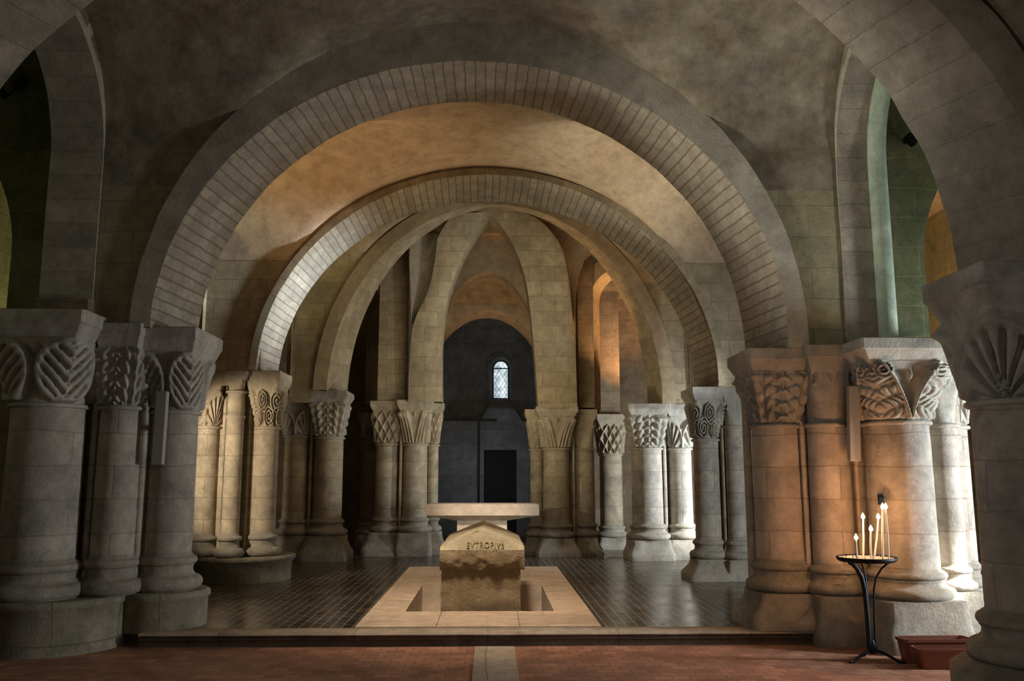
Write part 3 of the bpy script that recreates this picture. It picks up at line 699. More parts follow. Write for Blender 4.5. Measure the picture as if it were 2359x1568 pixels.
def abacus_mesh(cx, cy, hx, hy, z0, z1, jit=.006):
    """square slab: upright fillet above a chamfer"""
    H = z1-z0; rings = []
    for k, z in ((.80, z0), (.84, z0+.12*H), (.97, z0+.52*H), (1.0, z0+.56*H), (1.0, z0+.97*H), (.985, z1)):
        q = []
        for sx, sy in ((-1, -1), (1, -1), (1, 1), (-1, 1)):
            ex = (sx, 0) if False else None
            q.append((sx*hx*k, sy*hy*k))
        ring = []
        for i in range(4):
            a, b = q[i], q[(i+1) % 4]
            for f in np.linspace(.02, .98, 9):
                x, y = a[0]*(1-f)+b[0]*f, a[1]*(1-f)+b[1]*f; nn = jit*mnoise.noise((x*9+cx*3, y*9+cy, z*7))
                ring.append((cx+x+nn, cy+y+nn, z+nn*.6))
        rings.append(ring)
    P = np.array(rings); mb = MB(); n = P.shape[1]
    for i in range(len(P)-1):
        for j in range(n):
            mb.add([P[i, j], P[i, (j+1) % n], P[i+1, (j+1) % n], P[i+1, j]], [[0, 1, 2, 3]], None, 0, False)
    mb.add(P[-1], [list(range(n))], None, 0, False); mb.add(P[0], [list(range(n))[::-1]], None, 0, False)
    return mb
def plinth_mesh(cx, cy, hx, hy, z0, z1, spread=.16):
    """square block whose top flares out in a hollow curve, worn edges"""
    rings = []
    for f in np.linspace(0, 1, 10):
        z = z1+(z0-z1)*f
        ex = spread*(max(0, f-.12)/.6)**1.6 if f < .72 else spread*1.0*( (.72-.12)/.6)**1.6
        ex = min(ex, spread); ring = []
        for sx, sy, nx_, ny_ in ((-1, -1, 1, 0), (1, -1, 0, 1), (1, 1, -1, 0), (-1, 1, 0, -1)):
            for q in np.linspace(0, .92, 10):
                x, y = sx*(hx+ex)+nx_*2*(hx+ex)*q, sy*(hy+ex)+ny_*2*(hy+ex)*q
                # round the corners a little
                mx = max(abs(x)/(hx+ex), abs(y)/(hy+ex)); mn = min(abs(x)/(hx+ex), abs(y)/(hy+ex)); k = 1-.05*max(0, mn-.75)/.25
                nn = .016*mnoise.noise((cx*3+x*5, cy*2+y*5, z*6)); ring.append((cx+x*k+nn, cy+y*k+nn, z))
        rings.append(ring)
    P = np.array(rings)[::-1]; mb = MB(); mb.grid(P, None, 0, True, closed=True)
    n = P.shape[1]; mb.add(P[-1], [list(range(n))], None, 0, False); return mb
def column(root, cx, cy, r, zast, zab, ztop, zbase, zshaft, style, smat, cmat, ax, ay, plinth=None, hi=True, bmat='base', taper=.03, aoff=(0, 0)):
    """shaft, base, capital (> astragal, abacus) of one engaged column"""
    mb = MB(); prof = [(r*(1+taper)*(1-f)+r*f, zshaft+(zast-zshaft)*f) for f in np.linspace(0, 1, 26)]
    mb.lathe(cx, cy, prof, 56 if hi else 32, jit=.010); mb.build('shaft', smat, root)
    mb = MB(); mb.lathe(cx, cy, torus_profile(r*(1+taper), zbase, zshaft), 56 if hi else 32, jit=.014); mb.build('base', bmat, root)
    if plinth:
        hx, hy, z0, sp = plinth; plinth_mesh(cx, cy, hx, hy, z0, zbase, sp).build('plinth', bmat, root)
    cp = capital_mesh(cx, cy, r, zast+.02, zab+.02, ax, ay, style, hi).build('capital', cmat, root)
    mb = MB(); rr = .022 if hi else .02
    mb.lathe(cx, cy, [(r*.9, zast-rr)]+[(r+.012+rr*math.cos(a), zast+rr*math.sin(a)) for a in np.linspace(-pi/2, pi/2, 8)]+[(r*.9, zast+rr)], 48, jit=.01, caps=False)
    mb.build('astragal', cmat, cp)
    abacus_mesh(cx+aoff[0], cy+aoff[1], ax, ay, zab, ztop).build('abacus', cmat, cp)
def strips(root, lst, mat):
    """narrow upright arrises between the columns"""
    for x0, x1, y0, y1, z0, z1 in lst:
        mb = MB(); mb.box(x0, x1, y0, y1, z0, z1)
        o = mb.build('arris', mat, root); bv = o.modifiers.new('b', 'BEVEL'); bv.width = .02; bv.segments = 2
def pier(name, label, loc): return tag(empty(name, loc), label, 'pier')
def drum(root, cx, cy, r, z0, z1, mat='plinth', name='plinth', n=64):
    mb = MB(); mb.lathe(cx, cy, [(r, z0), (r, z0+(z1-z0)*.3), (r, z1-.08), (r+.02, z1-.07), (r+.02, z1-.02), (r-.01, z1)], n, jit=.012)
    return mb.build(name, mat, root)
def core(root, boxes, mat):
    mb = MB()
    for b in boxes: mb.box(*b)
    return mb.build('core', mat, root)

# left foremost pier
p = pier('clustered_pier', 'dark grey cluster of three thick columns on a round plinth, left foreground', (-4.1, 9.4, 0))
drum(p, -4.35, 9.05, .72, -.13, .36); drum(p, -3.42, 9.42, .46, -.02, .36)
mb = MB(); mb.lathe(-4.9, 9.6, [(.95, -.13), (.95, .30)], 64); mb.build('plinth', 'plinth', p)
column(p, -4.43, 8.82, .34, 2.20, 2.82, 3.12, .36, .72, 'leaf', 'shaft_grey', 'carved', .48, .46)
column(p, -3.80, 9.03, .20, 2.20, 2.80, 3.06, .36, .74, 'acanthus', 'shaft_grey', 'carved', .24, .24)
column(p, -3.37, 9.36, .235, 2.18, 2.76, 3.04, .36, .74, 'leaf', 'shaft_grey', 'carved', .33, .46)
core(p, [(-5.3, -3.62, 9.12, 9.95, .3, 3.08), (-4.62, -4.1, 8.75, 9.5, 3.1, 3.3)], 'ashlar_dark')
strips(p, [(-4.08, -4.02, 8.98, 9.2, .3, 3.06), (-3.62, -3.565, 9.08, 9.3, .3, 3.02)], 'shaft_grey')
# the masonry of the pier above its capitals
def upper(name, x0, x1, y0, y1, z0, z1, mat):
    mb = MB(); mb.box(x0, x1, y0, y1, z0, z1); return struct(mb.build(name, mat))
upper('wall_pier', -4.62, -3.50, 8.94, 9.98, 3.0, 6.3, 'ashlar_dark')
upper('wall_pier', 3.10, 4.08, 8.94, 9.98, 2.84, 6.3, 'ashlar_olive')

# right pier behind the candles
p = pier('clustered_pier', 'cluster of pinkish and daylit white columns behind the lit candles', (3.8, 9.3, 0))
column(p, 3.06, 9.32, .25, 2.04, 2.58, 2.84, .34, .66, 'acanthus', 'shaft_pink', 'carved', .38, .42, plinth=(.33, .34, 0, .13))
column(p, 3.52, 9.05, .205, 2.04, 2.58, 2.86, .34, .64, 'plain', 'shaft_pink', 'carved', .26, .26, plinth=(.27, .28, -.13, .05))
column(p, 4.12, 8.78, .312, 2.04, 2.62, 2.86, .34, .62, 'cross_leaf', 'shaft_grey', 'carved', .50, .48, plinth=(.40, .42, -.13, .06))
column(p, 4.78, 9.15, .15, 2.04, 2.55, 2.80, .36, .62, 'plain', 'shaft_grey', 'carved', .22, .24, plinth=(.22, .24, -.13, .16))
column(p, 5.08, 9.45, .13, 2.04, 2.55, 2.76, .36, .62, 'palmette', 'shaft_grey', 'carved', .20, .22, plinth=(.2, .2, -.13, .14))
core(p, [(3.26, 5.0, 9.16, 9.95, -.13, 2.86)], 'shaft_pink')
strips(p, [(3.25, 3.31, 9.10, 9.3, .2, 2.84), (3.75, 3.80, 8.96, 9.2, .2, 2.84), (4.47, 4.53, 9.02, 9.25, .2, 2.8), (2.78, 2.83, 9.42, 9.6, .1, 2.8)], 'shaft_pink')
# daylit corner roll above the right capital
mb = MB(); mb.tube([(4.15, 8.86, 2.86+k*.2) for k in range(10)]+[(4.15, 7.59+1.27*math.cos(a), 4.83+1.27*math.sin(a)) for a in np.linspace(0, 1.5, 14)], .096, 20); struct(mb.build('trim_1', 'green_white'))

# left second pier on its round plinth
p = pier('clustered_pier', 'warm lit cluster on a round plinth, its middle column slender and yellowish', (-3.8, 13.4, 0))
drum(p, -3.72, 13.55, .70, -.02, .33)
mb = MB(); mb.lathe(-3.72, 13.55, [(.74, .29), (.76, .31), (.76, .345), (.73, .36)], 64, jit=.012); mb.build('plinth_moulding', 'plinth', p)
column(p, -4.24, 13.2, .16, 2.24, 2.80, 3.06, .36, .68, 'palmette', 'shaft_ochre', 'carved_ochre', .26, .26, hi=True)
column(p, -3.80, 13.02, .125, 2.76, 2.92, 3.06, .36, .70, 'plain', 'shaft_ochre', 'carved_ochre', .18, .17, hi=False)
column(p, -3.42, 13.36, .185, 2.24, 2.82, 3.08, .36, .70, 'scroll', 'shaft_ochre', 'carved_ochre', .27, .40, hi=True)
core(p, [(-4.3, -3.5, 13.2, 14.0, .3, 3.06)], 'shaft_ochre')
mb = MB(); mb.lathe(-3.80, 13.02, [(.125, 2.36), (.145, 2.38), (.145, 2.40), (.125, 2.42)], 32); mb.build('shaft_ring', 'carved_ochre', p)
strips(p, [(-4.02, -3.965, 13.12, 13.3, .36, 3.04), (-3.65, -3.61, 13.14, 13.3, .36, 3.04)], 'shaft_ochre')
upper('wall_pier', -4.6, -3.46, 13.0, 14.0, 3.04, 5.2, 'ashlar'); upper('wall_pier', 3.44, 4.3, 13.0, 14.0, 2.84, 5.2, 'ashlar')
# right second pier
p = pier('clustered_pier', 'cluster of two pale brown columns right of the tomb, half hidden by the candlelit pier', (3.5, 13.5, 0))
column(p, 3.32, 13.4, .20, 2.07, 2.64, 2.86, .30, .60, 'scroll', 'shaft_grey', 'carved', .29, .40, plinth=(.27, .28, 0, .12))
column(p, 3.70, 13.22, .145, 2.26, 2.60, 2.88, .30, .60, 'plain', 'shaft_grey', 'carved', .20, .20, plinth=(.19, .2, 0, .03))
core(p, [(3.45, 4.3, 13.35, 14.0, 0, 2.86)], 'shaft_ochre')
strips(p, [(3.50, 3.545, 13.2, 13.4, .1, 2.85), (3.86, 3.92, 13.2, 13.4, .1, 2.85)], 'shaft_ochre')

# apse piers
p = pier('apse_pier', 'pair of carved columns at the left of the apse, stained black above one capital', (-3.3, 16.8, 0))
column(p, -3.70, 16.78, .235, 2.27, 2.88, 3.12, .44, .76, 'palmette', 'shaft_ochre', 'carved', .33, .30, plinth=(.30, .30, 0, .08), hi=True)
column(p, -3.07, 16.68, .26, 2.24, 2.88, 3.11, .44, .76, 'acanthus', 'shaft_ochre', 'carved', .38, .42, plinth=(.36, .36, 0, .10), hi=True)
core(p, [(-3.85, -3.0, 16.75, 17.3, .1, 3.08)], 'shaft_ochre')
strips(p, [(-3.43, -3.37, 16.6, 16.8, .1, 3.06)], 'shaft_ochre')
p = pier('apse_pier', 'pair of carved columns at the right of the apse, one edge burning white', (3.2, 16.8, 0))
column(p, 2.96, 16.62, .285, 2.04, 2.64, 2.88, .36, .66, 'acanthus', 'shaft_grey', 'carved', .41, .42, plinth=(.38, .36, 0, .06), hi=True)
column(p, 3.62, 16.72, .215, 2.04, 2.66, 2.89, .36, .66, 'palmette', 'shaft_grey', 'carved', .29, .30, plinth=(.28, .28, 0, .10), hi=True)
core(p, [(2.95, 3.6, 16.8, 17.3, .1, 2.86)], 'shaft_grey')
strips(p, [(3.28, 3.34, 16.6, 16.8, .1, 2.86)], 'shaft_grey')
p = pier('apse_pier', 'brown carved pier behind and left of the altar', (-1.7, 17.6, 0))
column(p, -2.08, 17.72, .235, 2.16, 2.80, 3.02, .44, .74, 'lattice', 'shaft_ochre', 'carved_ochre', .35, .32, plinth=(.34, .32, 0, .12), hi=True)
column(p, -1.52, 17.62, .24, 2.15, 2.80, 3.03, .44, .74, 'stripes', 'shaft_ochre', 'carved_ochre', .36, .40, plinth=(.34, .34, 0, .02), hi=True)
column(p, -1.18, 17.85, .11, 2.15, 2.80, 3.0, .44, .74, 'lattice', 'shaft_ochre', 'carved_ochre', .22, .2, plinth=(.2, .2, 0, .08), hi=False)
core(p, [(-2.1, -1.3, 17.7, 18.3, .1, 3.0)], 'shaft_ochre')
strips(p, [(-1.83, -1.77, 17.5, 17.75, .1, 3.0)], 'shaft_ochre')
p = pier('apse_pier', 'ochre pier with scrolled capitals behind and right of the altar', (1.4, 17.5, 0))
column(p, .92, 17.68, .13, 2.06, 2.64, 2.86, .34, .62, 'scroll', 'shaft_ochre', 'carved_ochre', .24, .22, plinth=(.2, .2, 0, .06), hi=False)
column(p, 1.30, 17.45, .26, 2.06, 2.66, 2.89, .34, .62, 'stripes', 'shaft_ochre', 'carved_ochre', .42, .40, plinth=(.34, .36, 0, .12), hi=True)
column(p, 1.90, 17.68, .185, 2.06, 2.64, 2.86, .34, .62, 'plain', 'shaft_ochre', 'carved_ochre', .24, .24, plinth=(.22, .24, 0, .10), hi=False)
core(p, [(1.05, 1.85, 17.55, 18.2, .1, 2.86)], 'shaft_ochre')
strips(p, [(1.62, 1.67, 17.42, 17.6, .1, 2.86)], 'shaft_ochre')
# ambulatory columns farther back
p = pier('ambulatory_column', 'single column with interlace capital glowing ochre beyond the right apse pier', (2.6, 19.0, 0))
column(p, 2.60, 19.0, .24, 1.99, 2.62, 2.86, .25, .50, 'lattice', 'shaft_ochre', 'carved_ochre', .33, .3, plinth=(.28, .28, 0, .05), hi=True)
p = pier('ambulatory_column', 'single dim column deep in shade between the left apse piers', (-2.6, 19.3, 0))
column(p, -2.62, 19.3, .22, 2.1, 2.66, 2.9, .3, .55, 'scroll', 'ambul', 'ambul', .3, .3, plinth=(.28, .28, 0, .05), hi=False)
# nearest right pier
p = pier('round_pier', 'thick dark column cropped by the right edge, fan leaf capital', (3.52, 5.75, 0))
column(p, 3.55, 5.75, .298, 1.99, 2.58, 2.88, .33, .66, 'palmette', 'shaft_grey', 'carved', .41, .39, plinth=None)
mb = MB(); mb.lathe(3.56, 5.75, [(.58, -.13), (.58, .27), (.47, .34)], 8); mb.build('plinth', 'base', p)
core(p, [(3.75, 4.5, 5.45, 6.05, -.13, 2.86)], 'ashlar_olive')
upper('wall_pier', 3.74, 4.6, 5.42, 6.08, 2.86, 5.9, 'ashlar_olive'); upper('wall_pier', -5.2, -4.35, 5.42, 6.08, 2.9, 5.9, 'ashlar_olive')
p = pier('round_pier', 'thick column just outside the left edge of the photo', (-4.3, 5.75, 0))
column(p, -4.2, 5.75, .32, 2.1, 2.7, 3.0, .33, .66, 'leaf', 'shaft_grey', 'carved', .44, .39, hi=False)
drum(p, -4.25, 5.75, .62, -.13, .34)

# ---------------------------------------------------------------- step, tomb kerb
mb = MB()   # moulded step, in profile (y, z)
prof = [(9.14, -.13), (9.14, -.005), (9.14, .004), (8.92, .004), (8.865, -.002), (8.85, -.018), (8.858, -.036), (8.875, -.042), (8.868, -.055), (8.872, -.066), (8.885, -.070), (8.885, -.13)]
xs = np.linspace(-3.42, 3.46, 60)
P = np.array([[(x, y+.006*mnoise.noise((x*2, y*30, 1)), z+.003*mnoise.noise((x*3, z*40, 4))) for (y, z) in prof] for x in xs])
uvs = np.zeros(P.shape[:2]+(2,)); uvs[:, :, 0] = xs[:, None]; uvs[:, :, 1] = np.arange(len(prof))[None]*.03
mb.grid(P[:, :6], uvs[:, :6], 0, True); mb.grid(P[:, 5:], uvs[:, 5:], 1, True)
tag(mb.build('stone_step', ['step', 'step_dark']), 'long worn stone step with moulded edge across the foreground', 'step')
mb = MB()   # kerb of pale slabs around the pit
ox0, ox1, oy0, oy1 = at(820, 1441, 9.26)[0], at(1383, 1441, 9.26)[0], 9.15, 15.17
ix0, ix1, iy0, iy1 = PX0+.0, PX1-.0, PY0, PY1
def slab(x0, x1, y0, y1): mb.box(x0+.003, x1-.003, y0+.003, y1-.003, -.1, .012)
for a, b in ((ox0, -.55), (-.55, .3), (.3, ox1)): slab(a, b, oy0, iy0)
for a, b in ((iy0, 11.0), (11.0, 11.9), (11.9, 12.6)): slab(ox0, ix0, a, b); slab(ix1, ox1, a, b)
for a, b in ((12.6, 13.5), (13.5, oy1)):
    for c, d in ((ox0, -.5), (-.5, .35), (.35, ox1)): slab(c, d, a, b)
tag(mb.build('tomb_kerb', 'kerb'), 'flat cream limestone kerb of slabs around the sunken tomb', 'kerb')

# ---------------------------------------------------------------- sarcophagus
def rough_box(x0, x1, y0, y1, z0, z1, mat, name, parent, amp=.02, seg=26, taper=0.0):
    mb = MB(); xc = (x0+x1)/2
    def rp(x, y, z):
        x = xc+(x-xc)*(1+taper*(z-z0)/(z1-z0))
        d = mnoise.fractal(Vector((x*7, y*7, z*7)), 1.0, 2.0, 4)*amp
        ex = min(x-x0, x1-x, 9) if True else 0
        return (x+d*(1 if x > xc else -1)*.8, y+d*(1 if y > (y0+y1)/2 else -1), z+d*.4)
    def face(f):
        P = np.array([[rp(*f(u, v)) for u in np.linspace(0, 1, seg)] for v in np.linspace(0, 1, seg)]); mb.grid(P, None, 0, True)
    face(lambda u, v: (x0+(x1-x0)*u, y0, z0+(z1-z0)*v)); face(lambda u, v: (x1+(x0-x1)*u, y1, z0+(z1-z0)*v))
    face(lambda u, v: (x0, y1+(y0-y1)*u, z0+(z1-z0)*v)); face(lambda u, v: (x1, y0+(y1-y0)*u, z0+(z1-z0)*v))
    face(lambda u, v: (x0+(x1-x0)*u, y0+(y1-y0)*v, z1))
    return mb.build(name, mat, parent)
SY0, SY1 = 10.32, 12.42
sx0, sx1 = at(1016, 1350, SY0)[0], at(1199, 1350, SY0)[0]
sc_ = tag(empty('sarcophagus', ((sx0+sx1)/2, SY0, -.36)), 'rough golden stone sarcophagus with gabled inscribed lid in the pit', 'sarcophagus')
rough_box(sx0, sx1, SY0, SY1, -.36, .50, 'rough', 'chest', sc_, .010, 40)
lx0, lx1 = at(1015, 1255, SY0)[0]-.005, at(1208, 1255, SY0)[0]
zl0, zl1, zap = at(1100, 1311, SY0)[2], at(1100, 1266, SY0)[2], at(1110, 1219, SY0-.0)[2]
xap = at(1110, 1211, SY0)[0]
# lid: rough band below, smooth pediment and ridge roof above, one body
mb = MB(); n = 40
def lidtop(x):  # height of the roof at x
    f = (x-lx0)/(xap-lx0) if x < xap else (lx1-x)/(lx1-xap)
    return zl1+.035+(zap-zl1-.035)*min(1, f)**.92
xs = np.linspace(lx0, lx1, n)
def dn(x, y, z, a): return mnoise.fractal(Vector((x*8, y*8, z*8+3)), 1.0, 2.0, 4)*a
P = np.array([[(x, SY0-.045+dn(x, 0, z, .035)+.05*max(0, (zl0+.05-z)/.05)*.4-.03*math.sin(pi*(z-zl0)/(zl1-zl0)), z+dn(x, 3, z, .02)*(1 if z < zl1-.01 else 0)) for x in xs] for z in np.linspace(zl0, zl1, 12)])
mb.grid(P, None, 0, True)
P = np.array([[(x, SY0-.03+.05*f+dn(x, 5, f, .004), zl1+(lidtop(x)-zl1)*f) for x in xs] for f in np.linspace(0, 1, 10)])
mb.grid(P, None, 1, True)
P = np.array([[(x+dn(x, y, 1, .006), y, lidtop(x)-.03*(y-SY0)*(lidtop(x)-zl1)/(zap-zl1)+dn(x, y, 2, .006)) for x in xs] for y in np.linspace(SY0+.02, SY1+.03, 30)])
mb.grid(P, None, 1, True)
for xx, sg in ((lx0, 1), (lx1, -1)):
    P = np.array([[(xx+dn(xx, y, z, .02), y, z) for y in np.linspace(SY0-.02, SY1+.03, 26)] for z in np.linspace(zl0, zl1+.035, 6)]); mb.grid(P, None, 0, True)
P = np.array([[(x, SY1+.03, zl0+(lidtop(x)-zl0)*f) for x in xs] for f in (0, 1)]); mb.grid(P, None, 0, True)
P = np.array([[(x, y, zl0) for x in (lx0, lx1)] for y in (SY0, SY1)]); mb.grid(P, None, 0, True)
lid = mb.build('lid', ['rough', 'lidface'], sc_)
# incised letters on the pediment
td = bpy.data.curves.new('inscription', 'FONT'); td.body = 'EVTROPIVS'; td.size = .100; td.extrude = .003; td.align_x = 'CENTER'; td.space_character = 1.16
to = bpy.data.objects.new('inscription_text', td); COL.objects.link(to)
bpy.context.view_layer.update()
me = bpy.data.meshes.new_from_object(to.evaluated_get(bpy.context.evaluated_depsgraph_get())); bpy.data.objects.remove(to)
me.materials.clear(); me.materials.append(M['groove']); io = bpy.data.objects.new('inscription', me); COL.objects.link(io)
io.rotation_euler = (pi/2-.25, 0, 0); io.location = (xap+.04, SY0-.034, zl1+.028); io.scale = (.78, 1, 1)
bpy.context.view_layer.update(); mw = io.matrix_world.copy(); io.parent = lid; bpy.context.view_layer.update(); io.matrix_world = mw

# ---------------------------------------------------------------- altar
AY0, AY1 = 15.7, 16.6
ax0, ax1 = at(980, 1175, AY0)[0], at(1242, 1175, AY0)[0]; az1, az0 = at(1100, 1161, AY0)[2], at(1100, 1187, AY0)[2]
bx0, bx1 = at(1053, 1200, 15.95)[0], at(1168, 1200, 15.95)[0]
al = tag(empty('altar', ((ax0+ax1)/2, 16.1, 0)), 'modern cream stone altar table behind the tomb', 'altar')
mb = MB()
def ringz(x0, x1, y0, y1, z): return [(x0, y0, z), (x1, y0, z), (x1, y1, z), (x0, y1, z)]
R_ = [ringz(bx0, bx1, 15.95, 16.4, az0-.10), ringz(ax0, ax1, AY0, AY1, az0), ringz(ax0, ax1, AY0, AY1, az1-.015), ringz(ax0+.02, ax1-.02, AY0+.02, AY1-.02, az1)]
mb.grid(np.array(R_), None, 0, False, closed=True); mb.add(R_[-1], [[0, 1, 2, 3]], None, 0, False); mb.add(R_[0], [[3, 2, 1, 0]], None, 0, False)
mb.build('altar_slab', 'new', al)
mb = MB(); R_ = [ringz(bx0+.0, bx1-.0, 15.95, 16.4, 0), ringz(bx0, bx1, 15.95, 16.4, az0-.10)]; mb.grid(np.array(R_), None, 0, False, closed=True); mb.build('altar_support', 'new', al)

# ---------------------------------------------------------------- standing cross
cy_ = 20.0; ctop, cxx = at(1103, 950, cy_)[2], at(1103, 1000, cy_)[0]; cz_ = at(1103, 967, cy_)[2]
cr = tag(empty('standing_cross', (cxx, cy_, 0)), 'tall thin dark cross standing before the chapel doorway', 'cross')
mb = MB(); mb.box(cxx-.03, cxx+.03, cy_-.03, cy_+.03, 0.05, ctop); mb.build('post', 'iron', cr)
mb = MB(); mb.box(at(1062, 967, cy_)[0], at(1145, 967, cy_)[0], cy_-.025, cy_+.025, cz_-.03, cz_+.03); mb.build('crossbar', 'iron', cr)
mb = MB(); mb.lathe(cxx, cy_, [(.22, 0), (.22, .04), (.05, .07)], 24); mb.build('foot', 'iron', cr)

# ---------------------------------------------------------------- candle stand and candles
TX, TY, TZ = 3.44, 8.08, .775
st = tag(empty('candle_stand', (TX, TY, -.13)), 'black wrought iron stand with round tray of sand holding the lit candles', 'candle stand')
mb = MB(); mb.lathe(TX, TY, [(.0, TZ-.03), (.24, TZ-.03), (.262, TZ-.012), (.265, TZ+.012), (.255, TZ+.012), (.25, TZ-.004), (0, TZ-.004)], 48, caps=False); tray = mb.build('tray', 'iron', st)
mb = MB(); P = np.array([[(TX+.248*r_*math.cos(a), TY+.248*r_*math.sin(a), TZ+.002+.006*mnoise.noise((r_*9*math.cos(a), r_*9*math.sin(a), 0))) for a in np.linspace(0, 2*pi, 49)] for r_ in np.linspace(.01, 1, 12)])
mb.grid(P); mb.build('sand', 'sand', tray)
for k in range(22):
    a = k*2.4; r_ = .05+.19*math.sqrt((k+.5)/22); mb = MB(); x, y = TX+r_*math.cos(a), TY+r_*math.sin(a)
    mb.tube([(x, y, TZ-.01), (x, y, TZ+.03)], [.003, .0015], 6); mb.build('spike', 'iron', tray)
for a, rr in ((200, .011), (-25, .009), (85, .009)):
    a = math.radians(a); ca, sa = math.cos(a), math.sin(a)
    pts = [(TX+r_*ca, TY+r_*sa, z) for r_, z in ((.20, TZ-.03), (.17, TZ-.045), (.12, TZ-.09), (.07, TZ-.17), (.045, TZ-.28), (.035, TZ-.5), (.03, .1), (.03, -.04))]
    mb = MB(); mb.tube(pts, rr*1.9 if a > 3 else rr, 8); mb.build('leg', 'iron', st)
    pts = [(TX+r_*ca, TY+r_*sa, z) for r_, z in ((.0, -.03), (.08, -.045), (.16, -.085), (.22, -.118), (.26, -.118))]
    mb = MB(); mb.tube(pts, .013, 8); mb.build('foot', 'iron', st)
mb = MB(); mb.lathe(TX, TY, [(.028, -.06), (.034, -.03), (.034, .02), (.02, .06)], 16); mb.build('hub', 'iron', st)
CD = [((1975, 1282), (1972, 1244), 'shortest lit candle, leftmost on the tray'), ((1988, 1280), (1988, 1196), 'second lit candle from the left, tall and upright'),
      ((2007, 1284), (2006, 1224), 'short upright lit candle at the middle front of the tray'), ((2014, 1278), (2023, 1196), 'lit candle leaning right near the middle of the tray'),
      ((2034, 1284), (2033, 1173), 'tall straight lit candle, left of the tallest pair'), ((2047, 1282), (2040, 1173), 'tall lit candle leaning left, rightmost on the tray')]
for i, ((bx_, by_), (tx_, ty_), lab) in enumerate(CD):
    Yc = TY+(-.10 if by_ > 1281 else .12 if by_ < 1279 else 0)
    b = at(bx_, by_, Yc); t_ = at(tx_, ty_, Yc); zb_ = TZ+.002
    root = tag(empty('candle', (b[0], Yc, zb_)), lab, 'candle', 'lit candles on the iron tray')
    mid = ((b[0]+t_[0])/2+.004*(1 if i % 2 else -1), Yc, (zb_+t_[2])/2)
    mb = MB(); mb.tube([(b[0], Yc, zb_), mid, (t_[0], Yc, t_[2])], [.009, .0085, .0075], 12); mb.build('wax_taper', 'wax', root)
    mb = MB(); mb.tube([(t_[0], Yc, t_[2]-.002), (t_[0]+.002, Yc, t_[2]+.010)], .0015, 5); mb.build('wick', 'iron', root)
    mb = MB(); z0 = t_[2]+.002
    mb.lathe(t_[0]+.002, Yc, [(.002, z0), (.011, z0+.006), (.0175, z0+.016), (.0165, z0+.027), (.010, z0+.040), (.002, z0+.056)], 14); mb.build('flame', 'flame', root)
    l = bpy.data.lights.new('flame_light', 'POINT'); l.energy = 4.2; l.color = (1, .50, .24); l.shadow_soft_size = .02
    o = bpy.data.objects.new('flame_light', l); o.location = (t_[0], Yc, z0+.10); COL.objects.link(o)
# iron hook on the column behind the flames
hx, hy, hz = at(2030, 1150, 8.44)
hk = MB(); hk.tube([(hx-.004, hy+.05, hz+.03), (hx-.004, hy-.03, hz+.03), (hx+.012, hy-.045, hz+.01), (hx+.006, hy-.03, hz-.03)], .012, 8); hk.box(hx-.02, hx+.02, hy+.0, hy+.03, hz-.05, hz+.055)
tag(hk.build('wall_hook', 'iron'), 'small black iron hook on the column just above the tallest flames', 'hook')

# ---------------------------------------------------------------- planters
def planter(name, label, x, y, z, ln, w, h, rot):
    r = tag(empty(name, (x, y, z)), label, 'planter'); c, s_ = math.cos(rot), math.sin(rot)
    def T(px_, py_, pz): return (x+px_*c-py_*s_, y+px_*s_+py_*c, z+pz)
    def rr(hl, hw, zz, rad=.03):
        o = []
        for sx, sy, a0 in ((1, 1, 0), (-1, 1, 90), (-1, -1, 180), (1, -1, 270)):
            for k in range(5):
                a = math.radians(a0+22.5*k); o.append(T(sx*(hl-rad)+rad*math.cos(a), sy*(hw-rad)+rad*math.sin(a), zz))
        return o
    hl, hw = ln/2, w/2
    rings = [rr(hl*.88, hw*.76, 0), rr(hl*.96, hw*.92, h*.86), rr(hl*.97, hw*.93, h*.88), rr(hl, hw, h*.88), rr(hl, hw, h), rr(hl*.965, hw*.90, h), rr(hl*.955, hw*.88, h*.9), rr(hl*.86, hw*.70, .02)]
    mb = MB(); mb.grid(np.array(rings), None, 0, False, closed=True); mb.add(rings[0], [list(range(20))[::-1]], None, 0, False); mb.build('trough', 'terracotta', r)
    mb = MB(); mb.add(rr(hl*.9, hw*.8, h*.45), [list(range(20))], None, 0, False); mb.build('inner_sheet', 'inner_sheet', r)  # dark flat sheet partway up inside the trough
planter('planter_box', 'empty brown plastic trough in front, beside the candle stand foot', 4.02, 7.80, -.13, .66, .20, .17, -.03)
planter('planter_box', 'brown plastic trough behind, against the plinth, its back rim showing', 3.98, 8.02, -.13, .64, .20, .215, .02)

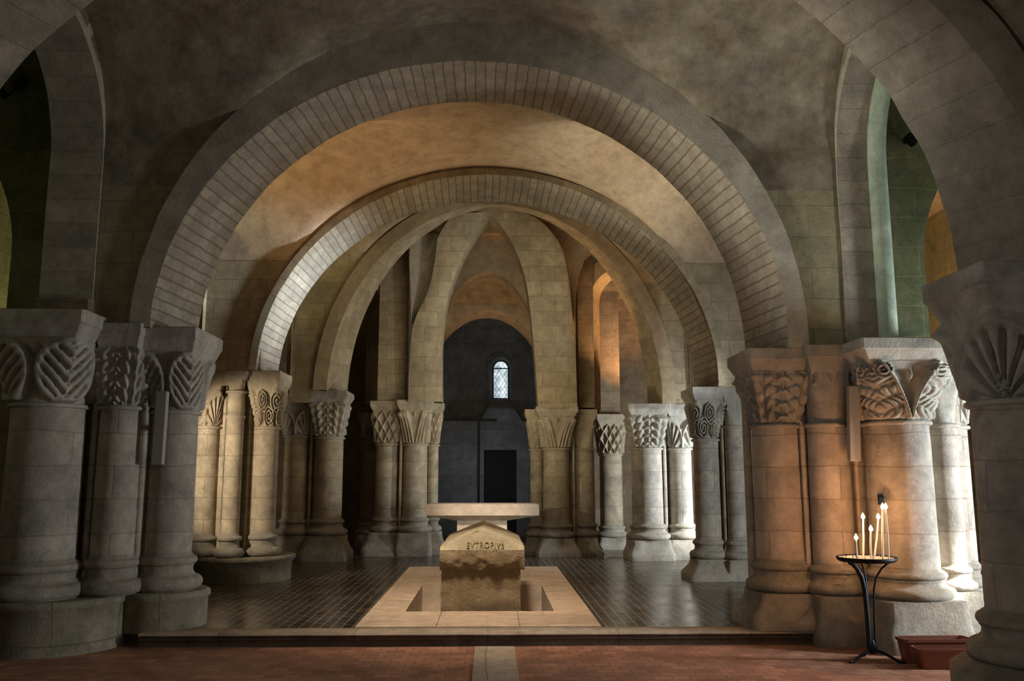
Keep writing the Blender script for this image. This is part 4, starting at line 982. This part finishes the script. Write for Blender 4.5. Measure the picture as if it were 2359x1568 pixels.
# ---------------------------------------------------------------- loudspeakers, spotlights, cable
def slim_speaker(label, a, b, wpx, Y):
    t_, b_ = at(*a, Y), at(*b, Y); w = wpx/F*Y
    r = tag(empty('column_speaker', (t_[0], Y, b_[2])), label, 'speaker'); mb = MB()
    x0, x1 = b_[0], t_[0]
    for (xa, za), (xb, zb_) in ((((x0), b_[2]), ((x1), t_[2])),):
        v = []
        for x, z in ((xa, za), (xb, zb_)):
            v += [(x-w/2, Y, z), (x+w/2, Y, z), (x+w/2, Y+.08, z), (x-w/2, Y+.08, z)]
        mb.add(v, [(0, 1, 5, 4), (1, 2, 6, 5), (2, 3, 7, 6), (3, 0, 4, 7), (4, 5, 6, 7), (3, 2, 1, 0)], None, 0, False)
    o = mb.build('cabinet', 'speaker', r); bv = o.modifiers.new('b', 'BEVEL'); bv.width = .008; bv.segments = 2
    mb = MB(); zc = (t_[2]+b_[2])/2; mb.box((x0+x1)/2-.015, (x0+x1)/2+.015, Y+.07, Y+.20, zc-.03, zc+.03); mb.build('bracket', 'iron', r)
slim_speaker('slim grey column loudspeaker leaning between the columns of the left dark pier', (372, 900), (360, 1070), 25, 8.95)
slim_speaker('slim grey column loudspeaker on the pier above the candles', (1968, 888), (1972, 1062), 26, 8.62)
def spotlight(label, loc, rot):
    r = tag(empty('spotlight', loc), label, 'spotlight'); x, y, z = loc
    mb = MB(); mb.box(-.07, .07, -.05, .05, -.04, .04); o = mb.build('housing', 'iron', r); o.rotation_euler = rot; o.location = (0, 0, 0); o.matrix_parent_inverse.identity()
    bv = o.modifiers.new('b', 'BEVEL'); bv.width = .01; bv.segments = 2
    mb = MB(); mb.tube([(x, y+.04, z), (x, y+.14, z+.02)], .012, 6); mb.build('bracket', 'iron', r)
spotlight('small black spotlight high on the right aisle arch', at(2098, 322, 9.15), (0, .7, 0))
spotlight('small grey spotlight at the left edge, high by the aisle arch', at(2, 210, 9.15), (0, .8, 0))
cb = MB(); cb.tube([at(1372, 1240, 17.3), at(1378, 1262, 17.25), (2.22, 17.1, .06), (2.26, 17.0, .01), (2.5, 16.85, .01)], .011, 6)
tag(cb.build('cable', 'cable'), 'short pale cable hanging to the floor behind the right apse pier', 'cable')
